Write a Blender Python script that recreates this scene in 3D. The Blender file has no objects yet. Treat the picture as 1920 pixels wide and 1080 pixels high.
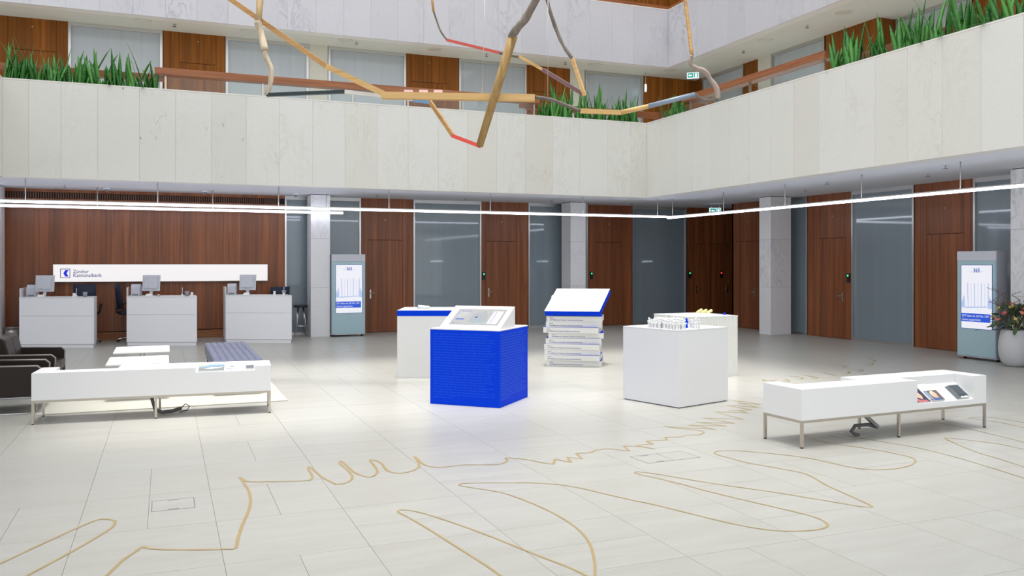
import bpy, bmesh, math, random
from mathutils import Vector, Matrix
random.seed(7)
PI = math.pi
scene = bpy.context.scene
COL = scene.collection

# ------------------------------------------------------------------ camera, world, lights, exposure
YAW = math.radians(21.97)
CS, SN = math.cos(YAW), math.sin(YAW)
EYE, FPX, PCX, HOR = 1.85, 1610.0, 960.0, 495.0
cam_data = bpy.data.cameras.new('camera')
cam = bpy.data.objects.new('camera', cam_data); COL.objects.link(cam)
cam.location = (0, 0, EYE); cam.rotation_euler = (PI / 2, 0, -YAW)
cam_data.sensor_width = 36; cam_data.lens = FPX / 1920 * 36
cam_data.shift_y = -(540 - HOR) / 1920
cam_data.clip_end = 200
scene.camera = cam
world = bpy.data.worlds.new('world'); scene.world = world
world.use_nodes = True
bg = world.node_tree.nodes['Background']
bg.inputs['Color'].default_value = (0.93, 0.96, 1.0, 1)
bg.inputs['Strength'].default_value = 1.3

def area_light(name, loc, sx, sy, power, color, spread=PI, rot=(0, 0, 0)):
    l = bpy.data.lights.new(name, 'AREA'); l.shape = 'RECTANGLE'
    l.size, l.size_y, l.energy, l.color, l.spread = sx, sy, power, color, spread
    o = bpy.data.objects.new(name, l); COL.objects.link(o)
    o.location = loc; o.rotation_euler = rot
    return o
# louvred daylight ceiling over the atrium (its opening is smaller than the well below it)
area_light('atrium_skylight', (4.45, 12.95, 15.0), 11.2, 6.5, 285, (1.0, 0.985, 0.95), math.radians(12))
area_light('near_floor_fill', (4.45, 7.0, 15.0), 11.2, 5.4, 165, (1.0, 0.985, 0.95), math.radians(36))  # extra overhead fill, added to brighten the near floor
area_light('atrium_soft_daylight', (4.4, 8.0, 15.4), 12.0, 18.0, 140, (0.97, 0.97, 1.0), PI)
# added upward fill lights, hidden behind the first-floor parapets, brightening ceiling and walls
area_light('gallery_fill_back', (4.4, 21.75, 5.1), 19.0, .5, 75, (1.0, .97, .88), PI, (PI, 0, 0))
area_light('gallery_fill_right', (14.0, 12.0, 5.1), .5, 17.0, 75, (1.0, .97, .88), PI, (PI, 0, 0))
scene.view_settings.view_transform = 'Standard'
scene.view_settings.look = 'None'
scene.view_settings.exposure = 0.0
scene.view_settings.gamma = 1.0
scene.view_settings.use_curve_mapping = False
try:
    scene.cycles.use_denoising = True
    scene.cycles.max_bounces = 8
    scene.cycles.sample_clamp_indirect = 4
except Exception:
    pass

# ------------------------------------------------------------------ helpers
def lin(r, g=None, b=None):
    f = lambda c: (c / 255 / 12.92) if c / 255 <= .04045 else ((c / 255 + .055) / 1.055) ** 2.4
    return (f(r), f(g), f(b), 1)

def ground(x, y, h=0.0):
    """world u,v of the floor (or of the level h) that is seen at a photo pixel"""
    Z = FPX * (EYE - h) / (y - HOR); X = (x - PCX) * Z / FPX
    return CS * X + SN * Z, -SN * X + CS * Z

def space(x, y, Z):
    X = (x - PCX) * Z / FPX
    return Vector((CS * X + SN * Z, -SN * X + CS * Z, EYE + (HOR - y) * Z / FPX))

class MB:
    def __init__(s): s.v = []; s.f = []; s.sm = []
    def add(s, vs, fs, smooth=False):
        n = len(s.v); s.v += [tuple(p) for p in vs]; s.f += [tuple(i + n for i in f) for f in fs]; s.sm += [smooth] * len(fs); return s
    def box(s, x0, x1, y0, y1, z0, z1, M=None):
        vs = [Vector(p) for p in ((x0, y0, z0), (x1, y0, z0), (x1, y1, z0), (x0, y1, z0), (x0, y0, z1), (x1, y0, z1), (x1, y1, z1), (x0, y1, z1))]
        if M: vs = [M @ p for p in vs]
        return s.add(vs, [(0, 3, 2, 1), (4, 5, 6, 7), (0, 1, 5, 4), (1, 2, 6, 5), (2, 3, 7, 6), (3, 0, 4, 7)])
    def prism(s, poly, axis, a, b):
        """extrude a 2-D outline along axis x, y or z"""
        def p3(p, t):
            return {'x': (t, p[0], p[1]), 'y': (p[0], t, p[1]), 'z': (p[0], p[1], t)}[axis]
        n = len(poly); vs = [p3(p, a) for p in poly] + [p3(p, b) for p in poly]
        return s.add(vs, [tuple(range(n - 1, -1, -1)), tuple(range(n, 2 * n))] + [(i, (i + 1) % n, n + (i + 1) % n, n + i) for i in range(n)])
    def tube(s, pts, r, n=8, cap=True, smooth=True, flat=1.0):
        """round rod along points; r a number or a list"""
        pts = [Vector(p) for p in pts]; rs = r if isinstance(r, (list, tuple)) else [r] * len(pts)
        vs = []; up = None
        for i, p in enumerate(pts):
            d = (pts[min(i + 1, len(pts) - 1)] - pts[max(i - 1, 0)]).normalized()
            ref = Vector((0, 0, 1)) if abs(d.z) < .95 else Vector((0, 1, 0))
            a = d.cross(ref).normalized() if up is None else (up - d * up.dot(d)).normalized()
            up = a; b = d.cross(a)
            for k in range(n):
                t = 2 * PI * (k + .5) / n
                vs.append(p + a * (math.cos(t) * rs[i]) + b * (math.sin(t) * rs[i] * flat))
        fs = []
        for i in range(len(pts) - 1):
            for k in range(n): fs.append((i * n + k, i * n + (k + 1) % n, (i + 1) * n + (k + 1) % n, (i + 1) * n + k))
        m = len(s.v); s.add(vs, fs, smooth)
        if cap: s.add([], []); s.f += [tuple(m + k for k in range(n - 1, -1, -1)), tuple(m + (len(pts) - 1) * n + k for k in range(n))]; s.sm += [False, False]
        return s
    def lathe(s, prof, n=16, c=(0, 0), M=None, smooth=True):
        vs = []
        for r, z in prof:
            for k in range(n):
                t = 2 * PI * k / n; vs.append(Vector((c[0] + r * math.cos(t), c[1] + r * math.sin(t), z)))
        if M: vs = [M @ p for p in vs]
        fs = [(i * n + k, i * n + (k + 1) % n, (i + 1) * n + (k + 1) % n, (i + 1) * n + k) for i in range(len(prof) - 1) for k in range(n)]
        m = len(s.v); s.add(vs, fs, smooth)
        s.f += [tuple(m + k for k in range(n - 1, -1, -1)), tuple(m + (len(prof) - 1) * n + k for k in range(n))]; s.sm += [False, False]
        return s
    def mesh(s, name, mat=None, bevel=0, seg=2):
        me = bpy.data.meshes.new(name); me.from_pydata(s.v, [], s.f)
        if bevel:
            bm = bmesh.new(); bm.from_mesh(me)
            es = [e for e in bm.edges if e.is_manifold and e.calc_face_angle(0) > .5]
            bmesh.ops.bevel(bm, geom=es, offset=bevel, segments=seg, affect='EDGES', profile=.5, clamp_overlap=True)
            bmesh.ops.recalc_face_normals(bm, faces=bm.faces); bm.to_mesh(me); bm.free()
        else:
            me.polygons.foreach_set('use_smooth', s.sm)
            bm = bmesh.new(); bm.from_mesh(me); bmesh.ops.recalc_face_normals(bm, faces=bm.faces); bm.to_mesh(me); bm.free()
        if mat: me.materials.append(mat)
        return me
    def build(s, name, mat, parent=None, bevel=0, seg=2):
        return put(name, s.mesh(name, mat, bevel, seg), parent)

def put(name, me, parent=None):
    o = bpy.data.objects.new(name, me); COL.objects.link(o)
    if parent: o.parent = parent
    return o

def thing(name, label, cat, loc=(0, 0, 0), rz=0, group=None):
    o = bpy.data.objects.new(name, None); COL.objects.link(o)
    o.empty_display_size = .05
    o.location = loc; o.rotation_euler = (0, 0, rz)
    return tag(o, label, cat, group)

def tag(o, label, cat, group=None):
    o['label'] = label; o['category'] = cat
    if group: o['group'] = group
    return o

def struct(o, label=None):
    o['kind'] = 'structure'
    if label: o['label'] = label
    return o

def dup(root, loc, rz, label=None):
    r = root.copy(); COL.objects.link(r); r.location = loc; r.rotation_euler = (0, 0, rz)
    if label: r['label'] = label
    def rec(a, b):
        for ch in list(a.children):
            c = ch.copy(); COL.objects.link(c); c.parent = b; rec(ch, c)
    rec(root, r)
    return r

_txt = {}
def text_mesh(body, size, align='LEFT', spacing=1.0, weight=0.0):
    key = (body, size, align, spacing, weight)
    if key in _txt: return _txt[key]
    cu = bpy.data.curves.new('text', 'FONT'); cu.body = body; cu.size = size; cu.align_x = align
    cu.resolution_u = 2; cu.space_line = spacing; cu.offset = weight * size
    o = bpy.data.objects.new('text', cu); COL.objects.link(o)
    bpy.context.view_layer.update()
    me = bpy.data.meshes.new_from_object(o.evaluated_get(bpy.context.evaluated_depsgraph_get()))
    bpy.data.objects.remove(o); bpy.data.curves.remove(cu)
    _txt[key] = me
    return me

def lettering(name, body, size, mat, parent, origin, xaxis, yaxis, width=None, align='LEFT', spacing=1.0, weight=0.0):
    """flat lettering in the plane spanned by xaxis (reading) and yaxis (up)"""
    me = text_mesh(body, size, align, spacing, weight).copy(); me.name = name
    X = Vector(xaxis).normalized(); Y = Vector(yaxis).normalized(); N = X.cross(Y)
    sx = 1.0
    if width:
        xs = [v.co.x for v in me.vertices]; sx = width / (max(xs) - min(xs))
    O = Vector(origin)
    for v in me.vertices: v.co = O + X * (v.co.x * sx) + Y * v.co.y + N * .0
    me.materials.clear(); me.materials.append(mat)
    o = put(name, me, parent)
    return o

# ------------------------------------------------------------------ materials
def new_mat(name):
    m = bpy.data.materials.new(name); m.use_nodes = True
    nt = m.node_tree; b = nt.nodes['Principled BSDF']
    return m, nt, b

def flat(name, rgb, rough=.5, metal=0.0, spec=.5, coat=0.0, emit=0.0, emit_rgb=None):
    m, nt, b = new_mat(name)
    c = lin(*rgb); b.inputs['Base Color'].default_value = c
    b.inputs['Roughness'].default_value = rough; b.inputs['Metallic'].default_value = metal
    b.inputs['Specular IOR Level'].default_value = spec
    if coat: b.inputs['Coat Weight'].default_value = coat; b.inputs['Coat Roughness'].default_value = .05
    if emit:
        b.inputs['Emission Color'].default_value = lin(*(emit_rgb or rgb)); b.inputs['Emission Strength'].default_value = emit
    if not emit:
        # faint procedural unevenness
        n = nt.nodes.new('ShaderNodeTexNoise'); n.inputs['Scale'].default_value = 9
        tc = nt.nodes.new('ShaderNodeTexCoord'); nt.links.new(tc.outputs['Object'], n.inputs['Vector'])
        mr = nt.nodes.new('ShaderNodeMapRange'); mr.inputs['To Min'].default_value = max(0.02, rough - .03); mr.inputs['To Max'].default_value = rough + .03
        nt.links.new(n.outputs['Fac'], mr.inputs['Value']); nt.links.new(mr.outputs['Result'], b.inputs['Roughness'])
    return m

def mixcol(nt, fac, a, b_):
    n = nt.nodes.new('ShaderNodeMix'); n.data_type = 'RGBA'
    for i, val in ((6, a), (7, b_)):
        if hasattr(val, 'links'): nt.links.new(val, n.inputs[i])
        else: n.inputs[i].default_value = val
    if hasattr(fac, 'links'): nt.links.new(fac, n.inputs[0])
    else: n.inputs[0].default_value = fac
    return n.outputs[2]

def ramp(nt, fac, stops):
    n = nt.nodes.new('ShaderNodeValToRGB')
    while len(n.color_ramp.elements) < len(stops): n.color_ramp.elements.new(.5)
    for e, (p, c) in zip(n.color_ramp.elements, stops): e.position = p; e.color = c
    nt.links.new(fac, n.inputs[0]); return n.outputs[0]

def math_node(nt, op, a, b_=None):
    n = nt.nodes.new('ShaderNodeMath'); n.operation = op
    for i, val in enumerate((a, b_)):
        if val is None: continue
        if hasattr(val, 'links'): nt.links.new(val, n.inputs[i])
        else: n.inputs[i].default_value = val
    return n.outputs[0]

def noise(nt, vec, scale, detail=4, rough=.55, dist=0):
    n = nt.nodes.new('ShaderNodeTexNoise'); n.inputs['Scale'].default_value = scale; n.inputs['Detail'].default_value = detail
    n.inputs['Roughness'].default_value = rough; n.inputs['Distortion'].default_value = dist
    nt.links.new(vec, n.inputs['Vector']); return n.outputs['Fac']

def mapped(nt, scale=(1, 1, 1), rot=(0, 0, 0), offset_random=0):
    tc = nt.nodes.new('ShaderNodeTexCoord'); mp = nt.nodes.new('ShaderNodeMapping')
    mp.inputs['Scale'].default_value = scale; mp.inputs['Rotation'].default_value = rot
    nt.links.new(tc.outputs['Object'], mp.inputs['Vector'])
    if offset_random:
        oi = nt.nodes.new('ShaderNodeObjectInfo'); c = nt.nodes.new('ShaderNodeCombineXYZ')
        m1 = math_node(nt, 'MULTIPLY', oi.outputs['Random'], offset_random)
        for i in range(3): nt.links.new(m1, c.inputs[i])
        va = nt.nodes.new('ShaderNodeVectorMath'); va.operation = 'ADD'
        nt.links.new(mp.outputs[0], va.inputs[0]); nt.links.new(c.outputs[0], va.inputs[1]); return va.outputs[0]
    return mp.outputs[0]

def marble(name, base, vein, tint, vein_amt=.5, spots=False, rough=.35):
    m, nt, b = new_mat(name)
    vec = mapped(nt, (1, 1, .45), (0, math.radians(38), math.radians(38)), 40)
    n1 = noise(nt, vec, 2.2, 8, .65, 1.6)
    line = math_node(nt, 'ABSOLUTE', math_node(nt, 'SUBTRACT', n1, .5))
    v1 = ramp(nt, line, [(0, (1, 1, 1, 1)), (.012, (.35, .35, .35, 1)), (.05, (0, 0, 0, 1))])
    big = noise(nt, vec, .9, 3, .5, .3)
    bigr = ramp(nt, big, [(.48, (0, 0, 0, 1)), (.72, (1, 1, 1, 1))])
    v2 = math_node(nt, 'MULTIPLY', math_node(nt, 'MULTIPLY', v1, bigr), vein_amt)
    oi = nt.nodes.new('ShaderNodeObjectInfo')
    rnd = ramp(nt, oi.outputs['Random'], [(0, (0, 0, 0, 1)), (.7, (.25, .25, .25, 1)), (1, (1, 1, 1, 1))])
    fine = noise(nt, mapped(nt, (3, 3, 14), (0, math.radians(35), 0), 10), 5, 6, .7)
    c = mixcol(nt, rnd, lin(*base), lin(*tint))
    c = mixcol(nt, math_node(nt, 'MULTIPLY', ramp(nt, fine, [(.5, (0, 0, 0, 1)), (.8, (1, 1, 1, 1))]), .28), c, lin(*vein))
    c = mixcol(nt, v2, c, lin(*vein))
    if spots:
        sp = noise(nt, mapped(nt, (1, 1, 1), (0, 0, 0), 0), 1.6, 2, .5)
        s2 = noise(nt, mapped(nt, (1, 1, .6), (0, .5, 0), 0), 6.5, 5, .7)
        sm = math_node(nt, 'MULTIPLY', ramp(nt, sp, [(.46, (0, 0, 0, 1)), (.6, (1, 1, 1, 1))]), ramp(nt, s2, [(.61, (0, 0, 0, 1)), (.7, (1, 1, 1, 1))]))
        c = mixcol(nt, math_node(nt, 'MULTIPLY', sm, .7), c, lin(122, 126, 128))
    nt.links.new(c, b.inputs['Base Color']); b.inputs['Roughness'].default_value = rough
    return m

M = {}
M['marble'] = marble('marble_cream', (229, 228, 222), (186, 178, 154), (222, 219, 209), .5)
M['marble_spot'] = marble('marble_spotted', (227, 226, 220), (178, 170, 148), (220, 218, 210), .3, True)
M['marble_pale'] = marble('marble_pale', (212, 210, 214), (138, 142, 150), (206, 204, 208), .75)
M['marble_pillar'] = marble('marble_pillar', (232, 231, 232), (146, 150, 160), (224, 224, 226), .7)
M['stone_cream'] = marble('stone_cream', (214, 212, 198), (170, 165, 140), (208, 205, 190), .4)
M['plaster'] = flat('white_plaster', (222, 224, 230), .75, spec=.2)
M['plaster_up'] = flat('warm_white_plaster', (216, 216, 204), .75, spec=.2)
M['trim_stone'] = flat('pale_edge_stone', (232, 228, 220), .45)

def floor_mat():
    m, nt, b = new_mat('pale_limestone')
    vec = mapped(nt, (.8, 5.0, 1), (0, 0, 0), 30)
    n1 = noise(nt, vec, 1.6, 6, .6, .5); n2 = noise(nt, mapped(nt, (1, 1, 1), (0, 0, 0), 9), 90, 2, .6)
    oi = nt.nodes.new('ShaderNodeObjectInfo')
    c = mixcol(nt, ramp(nt, n1, [(.3, (0, 0, 0, 1)), (.75, (1, 1, 1, 1))]), lin(173, 171, 163), lin(184, 183, 177))
    c = mixcol(nt, math_node(nt, 'MULTIPLY', oi.outputs['Random'], .3), c, lin(172, 169, 159))
    c = mixcol(nt, math_node(nt, 'MULTIPLY', ramp(nt, n2, [(.55, (0, 0, 0, 1)), (.75, (1, 1, 1, 1))]), .25), c, lin(208, 206, 199))
    nt.links.new(c, b.inputs['Base Color'])
    r = nt.nodes.new('ShaderNodeMapRange'); r.inputs['To Min'].default_value = .27; r.inputs['To Max'].default_value = .38
    nt.links.new(n1, r.inputs['Value']); nt.links.new(r.outputs['Result'], b.inputs['Roughness'])
    b.inputs['Specular IOR Level'].default_value = .24
    return m
M['floor'] = floor_mat()
M['grout'] = flat('grout', (128, 126, 116), .8)

def wood(name, light, mid, dark, strip=.13, rough=.32, along='z', spec=.4):
    m, nt, b = new_mat(name)
    tc = nt.nodes.new('ShaderNodeTexCoord'); sep = nt.nodes.new('ShaderNodeSeparateXYZ')
    nt.links.new(tc.outputs['Object'], sep.inputs[0])
    run = math_node(nt, 'ADD', sep.outputs[0], sep.outputs[1])
    wn = nt.nodes.new('ShaderNodeTexWhiteNoise'); wn.noise_dimensions = '1D'
    nt.links.new(math_node(nt, 'FLOOR', math_node(nt, 'DIVIDE', run, strip)), wn.inputs['W'])
    sc = (14, 14, .35) if along == 'z' else (.5, .5, 14)
    vec = mapped(nt, sc, (0, 0, 0), 20)
    g = noise(nt, vec, 1.0, 7, .62, .8); g2 = noise(nt, mapped(nt, tuple(4 * k for k in sc), (0, 0, 0), 5), 2.2, 3, .6)
    c = ramp(nt, g, [(.25, lin(*dark)), (.47, lin(*mid)), (.72, lin(*light))])
    c2 = mixcol(nt, math_node(nt, 'MULTIPLY', wn.outputs['Value'], .55 if along == 'z' else 0), c, lin(*dark))
    c3 = mixcol(nt, math_node(nt, 'MULTIPLY', g2, .35), c2, lin(*mid))
    nt.links.new(c3, b.inputs['Base Color']); b.inputs['Roughness'].default_value = rough
    b.inputs['Specular IOR Level'].default_value = spec
    return m
M['walnut'] = wood('walnut_veneer', (174, 106, 62), (140, 80, 46), (84, 47, 28))
M['walnut_up'] = wood('walnut_veneer_upper', (172, 104, 36), (136, 80, 22), (86, 48, 10), rough=.5, spec=.2)
M['walnut_rail'] = wood('walnut_handrail', (176, 114, 74), (152, 94, 58), (104, 62, 38), along='x')
M['gap'] = flat('dark_gap', (34, 26, 22), .8)

def glass_mat(name, rgb, transmission):
    m, nt, b = new_mat(name)
    tc = nt.nodes.new('ShaderNodeTexCoord'); sep = nt.nodes.new('ShaderNodeSeparateXYZ'); nt.links.new(tc.outputs['Object'], sep.inputs[0])
    run = math_node(nt, 'ADD', sep.outputs[0], sep.outputs[1]); cb = nt.nodes.new('ShaderNodeCombineXYZ'); nt.links.new(run, cb.inputs[0])
    n = noise(nt, cb.outputs[0], 6, 3, .6)
    c = mixcol(nt, n, lin(*[int(k * .93) for k in rgb]), lin(*[min(255, int(k * 1.06)) for k in rgb]))
    nt.links.new(c, b.inputs['Base Color'])
    b.inputs['Roughness'].default_value = .28; b.inputs['Transmission Weight'].default_value = transmission
    b.inputs['Coat Weight'].default_value = 1.0; b.inputs['Coat Roughness'].default_value = .04
    return m
M['frost'] = glass_mat('frosted_glass', (142, 157, 166), .25)
M['frost_up'] = glass_mat('frosted_glass_upper', (178, 186, 190), .05)
M['alu'] = flat('brushed_aluminium', (205, 203, 200), .32, 1.0)
M['alu_dark'] = flat('grey_anodised', (150, 150, 152), .4, .8)
M['steel'] = flat('satin_steel', (196, 188, 176), .3, 1.0)
M['chrome'] = flat('chrome', (225, 225, 228), .12, 1.0)
def clear_mat():
    m, nt, b = new_mat('clear_glass')
    tr = nt.nodes.new('ShaderNodeBsdfTransparent'); tr.inputs[0].default_value = (.95, .97, .96, 1)
    gl = nt.nodes.new('ShaderNodeBsdfGlossy'); gl.inputs['Roughness'].default_value = .02
    lw = nt.nodes.new('ShaderNodeLayerWeight'); mx = nt.nodes.new('ShaderNodeMixShader')
    f = math_node(nt, 'ADD', math_node(nt, 'MULTIPLY', math_node(nt, 'POWER', lw.outputs['Facing'], 5), .6), .04)
    nt.links.new(f, mx.inputs[0]); nt.links.new(tr.outputs[0], mx.inputs[1]); nt.links.new(gl.outputs[0], mx.inputs[2])
    nt.links.new(mx.outputs[0], nt.nodes['Material Output'].inputs['Surface'])
    return m
M['clear'] = clear_mat()
M['white'] = flat('white_lacquer', (232, 232, 232), .38)
M['white_warm'] = flat('white_card', (236, 235, 230), .6)
M['counter'] = flat('white_counter', (240, 240, 244), .4)
M['blue'] = flat('signal_blue', (0, 60, 216), .6, spec=.08)
M['blue_print'] = flat('blue_print', (30, 62, 150), .6)
M['name_print'] = flat('pale_blue_print', (16, 86, 228), .5)
M['grey_print'] = flat('grey_print', (168, 170, 176), .6)
M['black'] = flat('black_plastic', (26, 26, 28), .45)
M['navy'] = flat('navy_mesh_fabric', (30, 38, 58), .7)
M['leather'] = flat('dark_brown_leather', (42, 33, 27), .4, spec=.3)
M['piping'] = flat('pale_piping', (150, 146, 142), .35)
M['quilt'] = flat('slate_quilted_leather', (96, 101, 124), .4)
M['plastic'] = flat('pale_grey_plastic', (200, 202, 210), .45)
M['plastic_d'] = flat('mid_grey_plastic', (120, 124, 134), .5)
M['brass'] = flat('brass_inlay', (186, 162, 112), .35, .3)
M['kiosk'] = flat('kiosk_glass_front', (168, 196, 204), .12, spec=.6)
M['kiosk_body'] = flat('kiosk_silver', (176, 178, 188), .35, .3)
M['soil'] = flat('planter_soil', (46, 36, 28), .9)
M['vase'] = flat('matte_white_ceramic', (196, 196, 198), .55)
M['rug'] = flat('cream_rug', (196, 193, 182), .95, spec=.1)
M['hose'] = flat('grey_hose', (92, 92, 92), .5)
M['lamp'] = flat('linear_lamp', (245, 245, 255), .5, emit=8.0, emit_rgb=(232, 238, 255))
M['lamp_room'] = flat('room_lamp', (255, 252, 246), .5, emit=14.0)
M['sign_lit'] = flat('lit_sign_face', (90, 90, 92), .5, emit=.92, emit_rgb=(246, 242, 243))
M['sign_blue'] = flat('sign_print_blue', (24, 60, 150), .5)
M['screen_white'] = flat('lit_screen_white', (60, 60, 66), .3, emit=.9, emit_rgb=(244, 244, 252))
M['screen_blue'] = flat('lit_screen_blue', (10, 20, 60), .3, emit=.95, emit_rgb=(34, 84, 208))
M['screen_pale'] = flat('lit_screen_pale_blue', (50, 50, 60), .3, emit=.9, emit_rgb=(186, 204, 242))
M['screen_lilac'] = flat('lit_screen_lilac', (50, 50, 60), .3, emit=.9, emit_rgb=(226, 230, 248))
M['screen_grey'] = flat('lit_screen_grey', (70, 70, 70), .3, emit=.55, emit_rgb=(226, 226, 226))
M['screen_map'] = flat('lit_screen_map', (70, 70, 70), .3, emit=.55, emit_rgb=(206, 212, 218))
M['screen_lake'] = flat('lit_screen_lake', (40, 80, 100), .3, emit=.7, emit_rgb=(128, 206, 250))
M['green_led'] = flat('green_led', (20, 90, 50), .4, emit=3.0, emit_rgb=(40, 230, 120))
M['red_led'] = flat('red_led', (90, 20, 20), .4, emit=2.2, emit_rgb=(240, 60, 70))
M['exit_green'] = flat('lit_exit_green', (10, 120, 100), .4, emit=.8, emit_rgb=(20, 150, 130))
M['exit_white'] = flat('lit_exit_white', (230, 240, 250), .4, emit=1.0, emit_rgb=(220, 240, 255))

# ------------------------------------------------------------------ key dimensions
BV, BU, LU = 19.8, 11.84, -3.04          # lower balcony planes: back, right, left
WV, WU = 22.9, 15.5                      # ground-floor wall planes
UV, UU, ULU = 21.63, 13.66, -4.86        # upper balcony planes
C1, F1, C2, F2 = 3.62, 5.595, 7.62, 9.31 # ceiling, parapet top, upper ceiling, upper parapet top

# ------------------------------------------------------------------ floor with tiles
floor = struct(MB().box(-14, 20, -4, 25, -.3, -.006).build('floor', M['grout']), 'pale limestone tiled hall floor with brass line inlay')
PU, PV = .908, .945
def in_view(u, v, m=1.2):
    X = CS * u - SN * v; Z = SN * u + CS * v
    return Z > 3.6 and abs(X) < Z * .6 + m
tiles = []
rt = random.Random(11)
for i in range(-14, 17):
    for j in range(-8, 17):
        u0, v0 = 3.06 + PU * i, 8.40 + PV * j
        if v0 > 22.9 or v0 < -3 or u0 < -12 or u0 > 17.5: continue
        r = rt.random()
        if i == -3: kind = 'u' if j % 2 == 0 else 'f'       # strip with alternate split rows
        elif i == -2: kind = 'v' if j % 3 == 0 else 'f'
        else: kind = 'f' if r < .5 else ('u' if r < .78 else 'v')
        if kind == 'f': parts = [(u0, v0, PU, PV)]
        elif kind == 'u': parts = [(u0, v0, PU / 2, PV), (u0 + PU / 2, v0, PU / 2, PV)]
        else: parts = [(u0, v0, PU, PV / 2), (u0, v0 + PV / 2, PU, PV / 2)]
        for p in parts:
            vis = in_view(p[0] + p[2] / 2, p[1] + p[3] / 2)
            tiles.append((0 if vis else 1, SN * p[0] + CS * p[1], p, kind))
tiles.sort(key=lambda t: (t[0], t[1]))
tmesh = {}
rest = MB()
GAP = .0013
for n, (hid, d, (u0, v0, a, b_), kind) in enumerate(tiles):
    if n < 300 and not hid:
        if kind not in tmesh:
            t = MB(); x, y = a / 2 - GAP, b_ / 2 - GAP
            t.add([(-x, -y, 0), (x, -y, 0), (x, y, 0), (-x, y, 0), (-x, -y, -.006), (x, -y, -.006), (x, y, -.006), (-x, y, -.006)],
                  [(0, 1, 2, 3), (0, 4, 5, 1), (1, 5, 6, 2), (2, 6, 7, 3), (3, 7, 4, 0)])
            tmesh[kind] = t.mesh('tile', M['floor'])
        o = put('tile', tmesh[kind], floor); o.location = (u0 + a / 2, v0 + b_ / 2, 0)
    else:
        g = GAP
        rest.add([(u0 + g, v0 + g, 0), (u0 + a - g, v0 + g, 0), (u0 + a - g, v0 + b_ - g, 0), (u0 + g, v0 + b_ - g, 0),
                  (u0 + g, v0 + g, -.006), (u0 + a - g, v0 + g, -.006), (u0 + a - g, v0 + b_ - g, -.006), (u0 + g, v0 + b_ - g, -.006)],
                 [(0, 1, 2, 3), (0, 4, 5, 1), (1, 5, 6, 2), (2, 6, 7, 3), (3, 7, 4, 0)])
o = rest.build('distant_tiles', M['floor'], floor); o['kind'] = 'stuff'

# brass contour lines let into the floor
def catmull(p, n=5, closed=False):
    out = []
    for i in range(len(p) - 1):
        a = p[max(i - 1, 0)]; b = p[i]; c = p[i + 1]; d = p[min(i + 2, len(p) - 1)]
        for k in range(n):
            t = k / n
            out.append(tuple(.5 * (2 * b[q] + (c[q] - a[q]) * t + (2 * a[q] - 5 * b[q] + 4 * c[q] - d[q]) * t * t + (3 * b[q] - a[q] - 3 * c[q] + d[q]) * t ** 3) for q in (0, 1)))
    out.append(p[-1]); return out
def ribbon(pts, w, smooth=True):
    p = catmull(pts) if smooth else pts
    q = [p[0]]
    for a in p[1:]:
        if math.hypot(a[0] - q[-1][0], a[1] - q[-1][1]) > .004: q.append(a)
    L, R = [], []
    for i, a in enumerate(q):
        b = q[min(i + 1, len(q) - 1)]; c = q[max(i - 1, 0)]
        dx, dy = b[0] - c[0], b[1] - c[1]; l = math.hypot(dx, dy) or 1
        L.append((a[0] - dy / l * w / 2, a[1] + dx / l * w / 2)); R.append((a[0] + dy / l * w / 2, a[1] - dx / l * w / 2))
    m = MB(); n = len(q)
    if not smooth:                                   # sharp zigzag: separate straight pieces, laid alternately a hair higher
        for i, (a, b) in enumerate(zip(q[:-1], q[1:])):
            dx, dy = b[0] - a[0], b[1] - a[1]; l = math.hypot(dx, dy); nx, ny = -dy / l * w / 2, dx / l * w / 2; z = .0012 + .0004 * (i % 3)
            m.add([(a[0] + nx, a[1] + ny, z), (a[0] - nx, a[1] - ny, z), (b[0] - nx, b[1] - ny, z), (b[0] + nx, b[1] + ny, z)], [(0, 1, 2, 3)])
        m.build('brass_zigzag', M['brass'], floor)['kind'] = 'stuff'
        return
    zz = [.0012 + .0012 * abs(math.sin(i * .5)) for i in range(n)]          # folds at the cusps lie one over the other
    m.add([(x, y, z) for (x, y), z in zip(L, zz)] + [(x, y, z) for (x, y), z in zip(R, zz)], [(i, n + i, n + i + 1, i + 1) for i in range(n - 1)])
    m.build('brass_inlay', M['brass'], floor)
def px(pts, s, ox, oy): return [ground(ox + x / s, oy + y / s) for x, y in pts]
Z4 = (3, 0, 720); Z5 = (2.8235, 560, 740); Z6 = (2.526, 1160, 700); Z9 = (4.5, 960, 760); ZF = (3.556, 1380, 590)
ribbon(px([(-160, 1085), (35, 995), (270, 885), (470, 795), (560, 762), (630, 765), (648, 780), (620, 815), (540, 865), (420, 935), (300, 1000), (160, 1075), (0, 1160)], *Z4), .021)
ribbon(px([(500, 1170), (600, 1080), (640, 1040), (700, 985), (760, 945), (805, 915), (830, 925), (930, 932), (1100, 933), (1250, 930), (1312, 928), (1330, 915), (1337, 875), (1365, 790), (1400, 710), (1410, 660), (1402, 610), (1380, 570), (1355, 535), (1347, 525), (1372, 540), (1400, 550), (1500, 550), (1700, 545), (1745, 538), (1757, 520), (1735, 480), (1738, 466), (1760, 480), (1810, 522), (1850, 545), (1885, 562)], *Z4)
       + px([(205, 474), (250, 468), (285, 440), (265, 405), (225, 372), (218, 355), (235, 358), (270, 390), (310, 420), (375, 437), (410, 420), (415, 400), (395, 370), (378, 347), (400, 347), (440, 365), (455, 388), (475, 405), (520, 416), (570, 412), (620, 395), (638, 375), (625, 345), (612, 328), (630, 340), (655, 365), (690, 380), (740, 385), (800, 380), (870, 372), (960, 372), (1050, 370), (1090, 360), (1105, 347), (1095, 336), (1125, 337)], *Z5)
       + px([(100, 455), (250, 483), (350, 497)], *Z9), .023)
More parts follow.
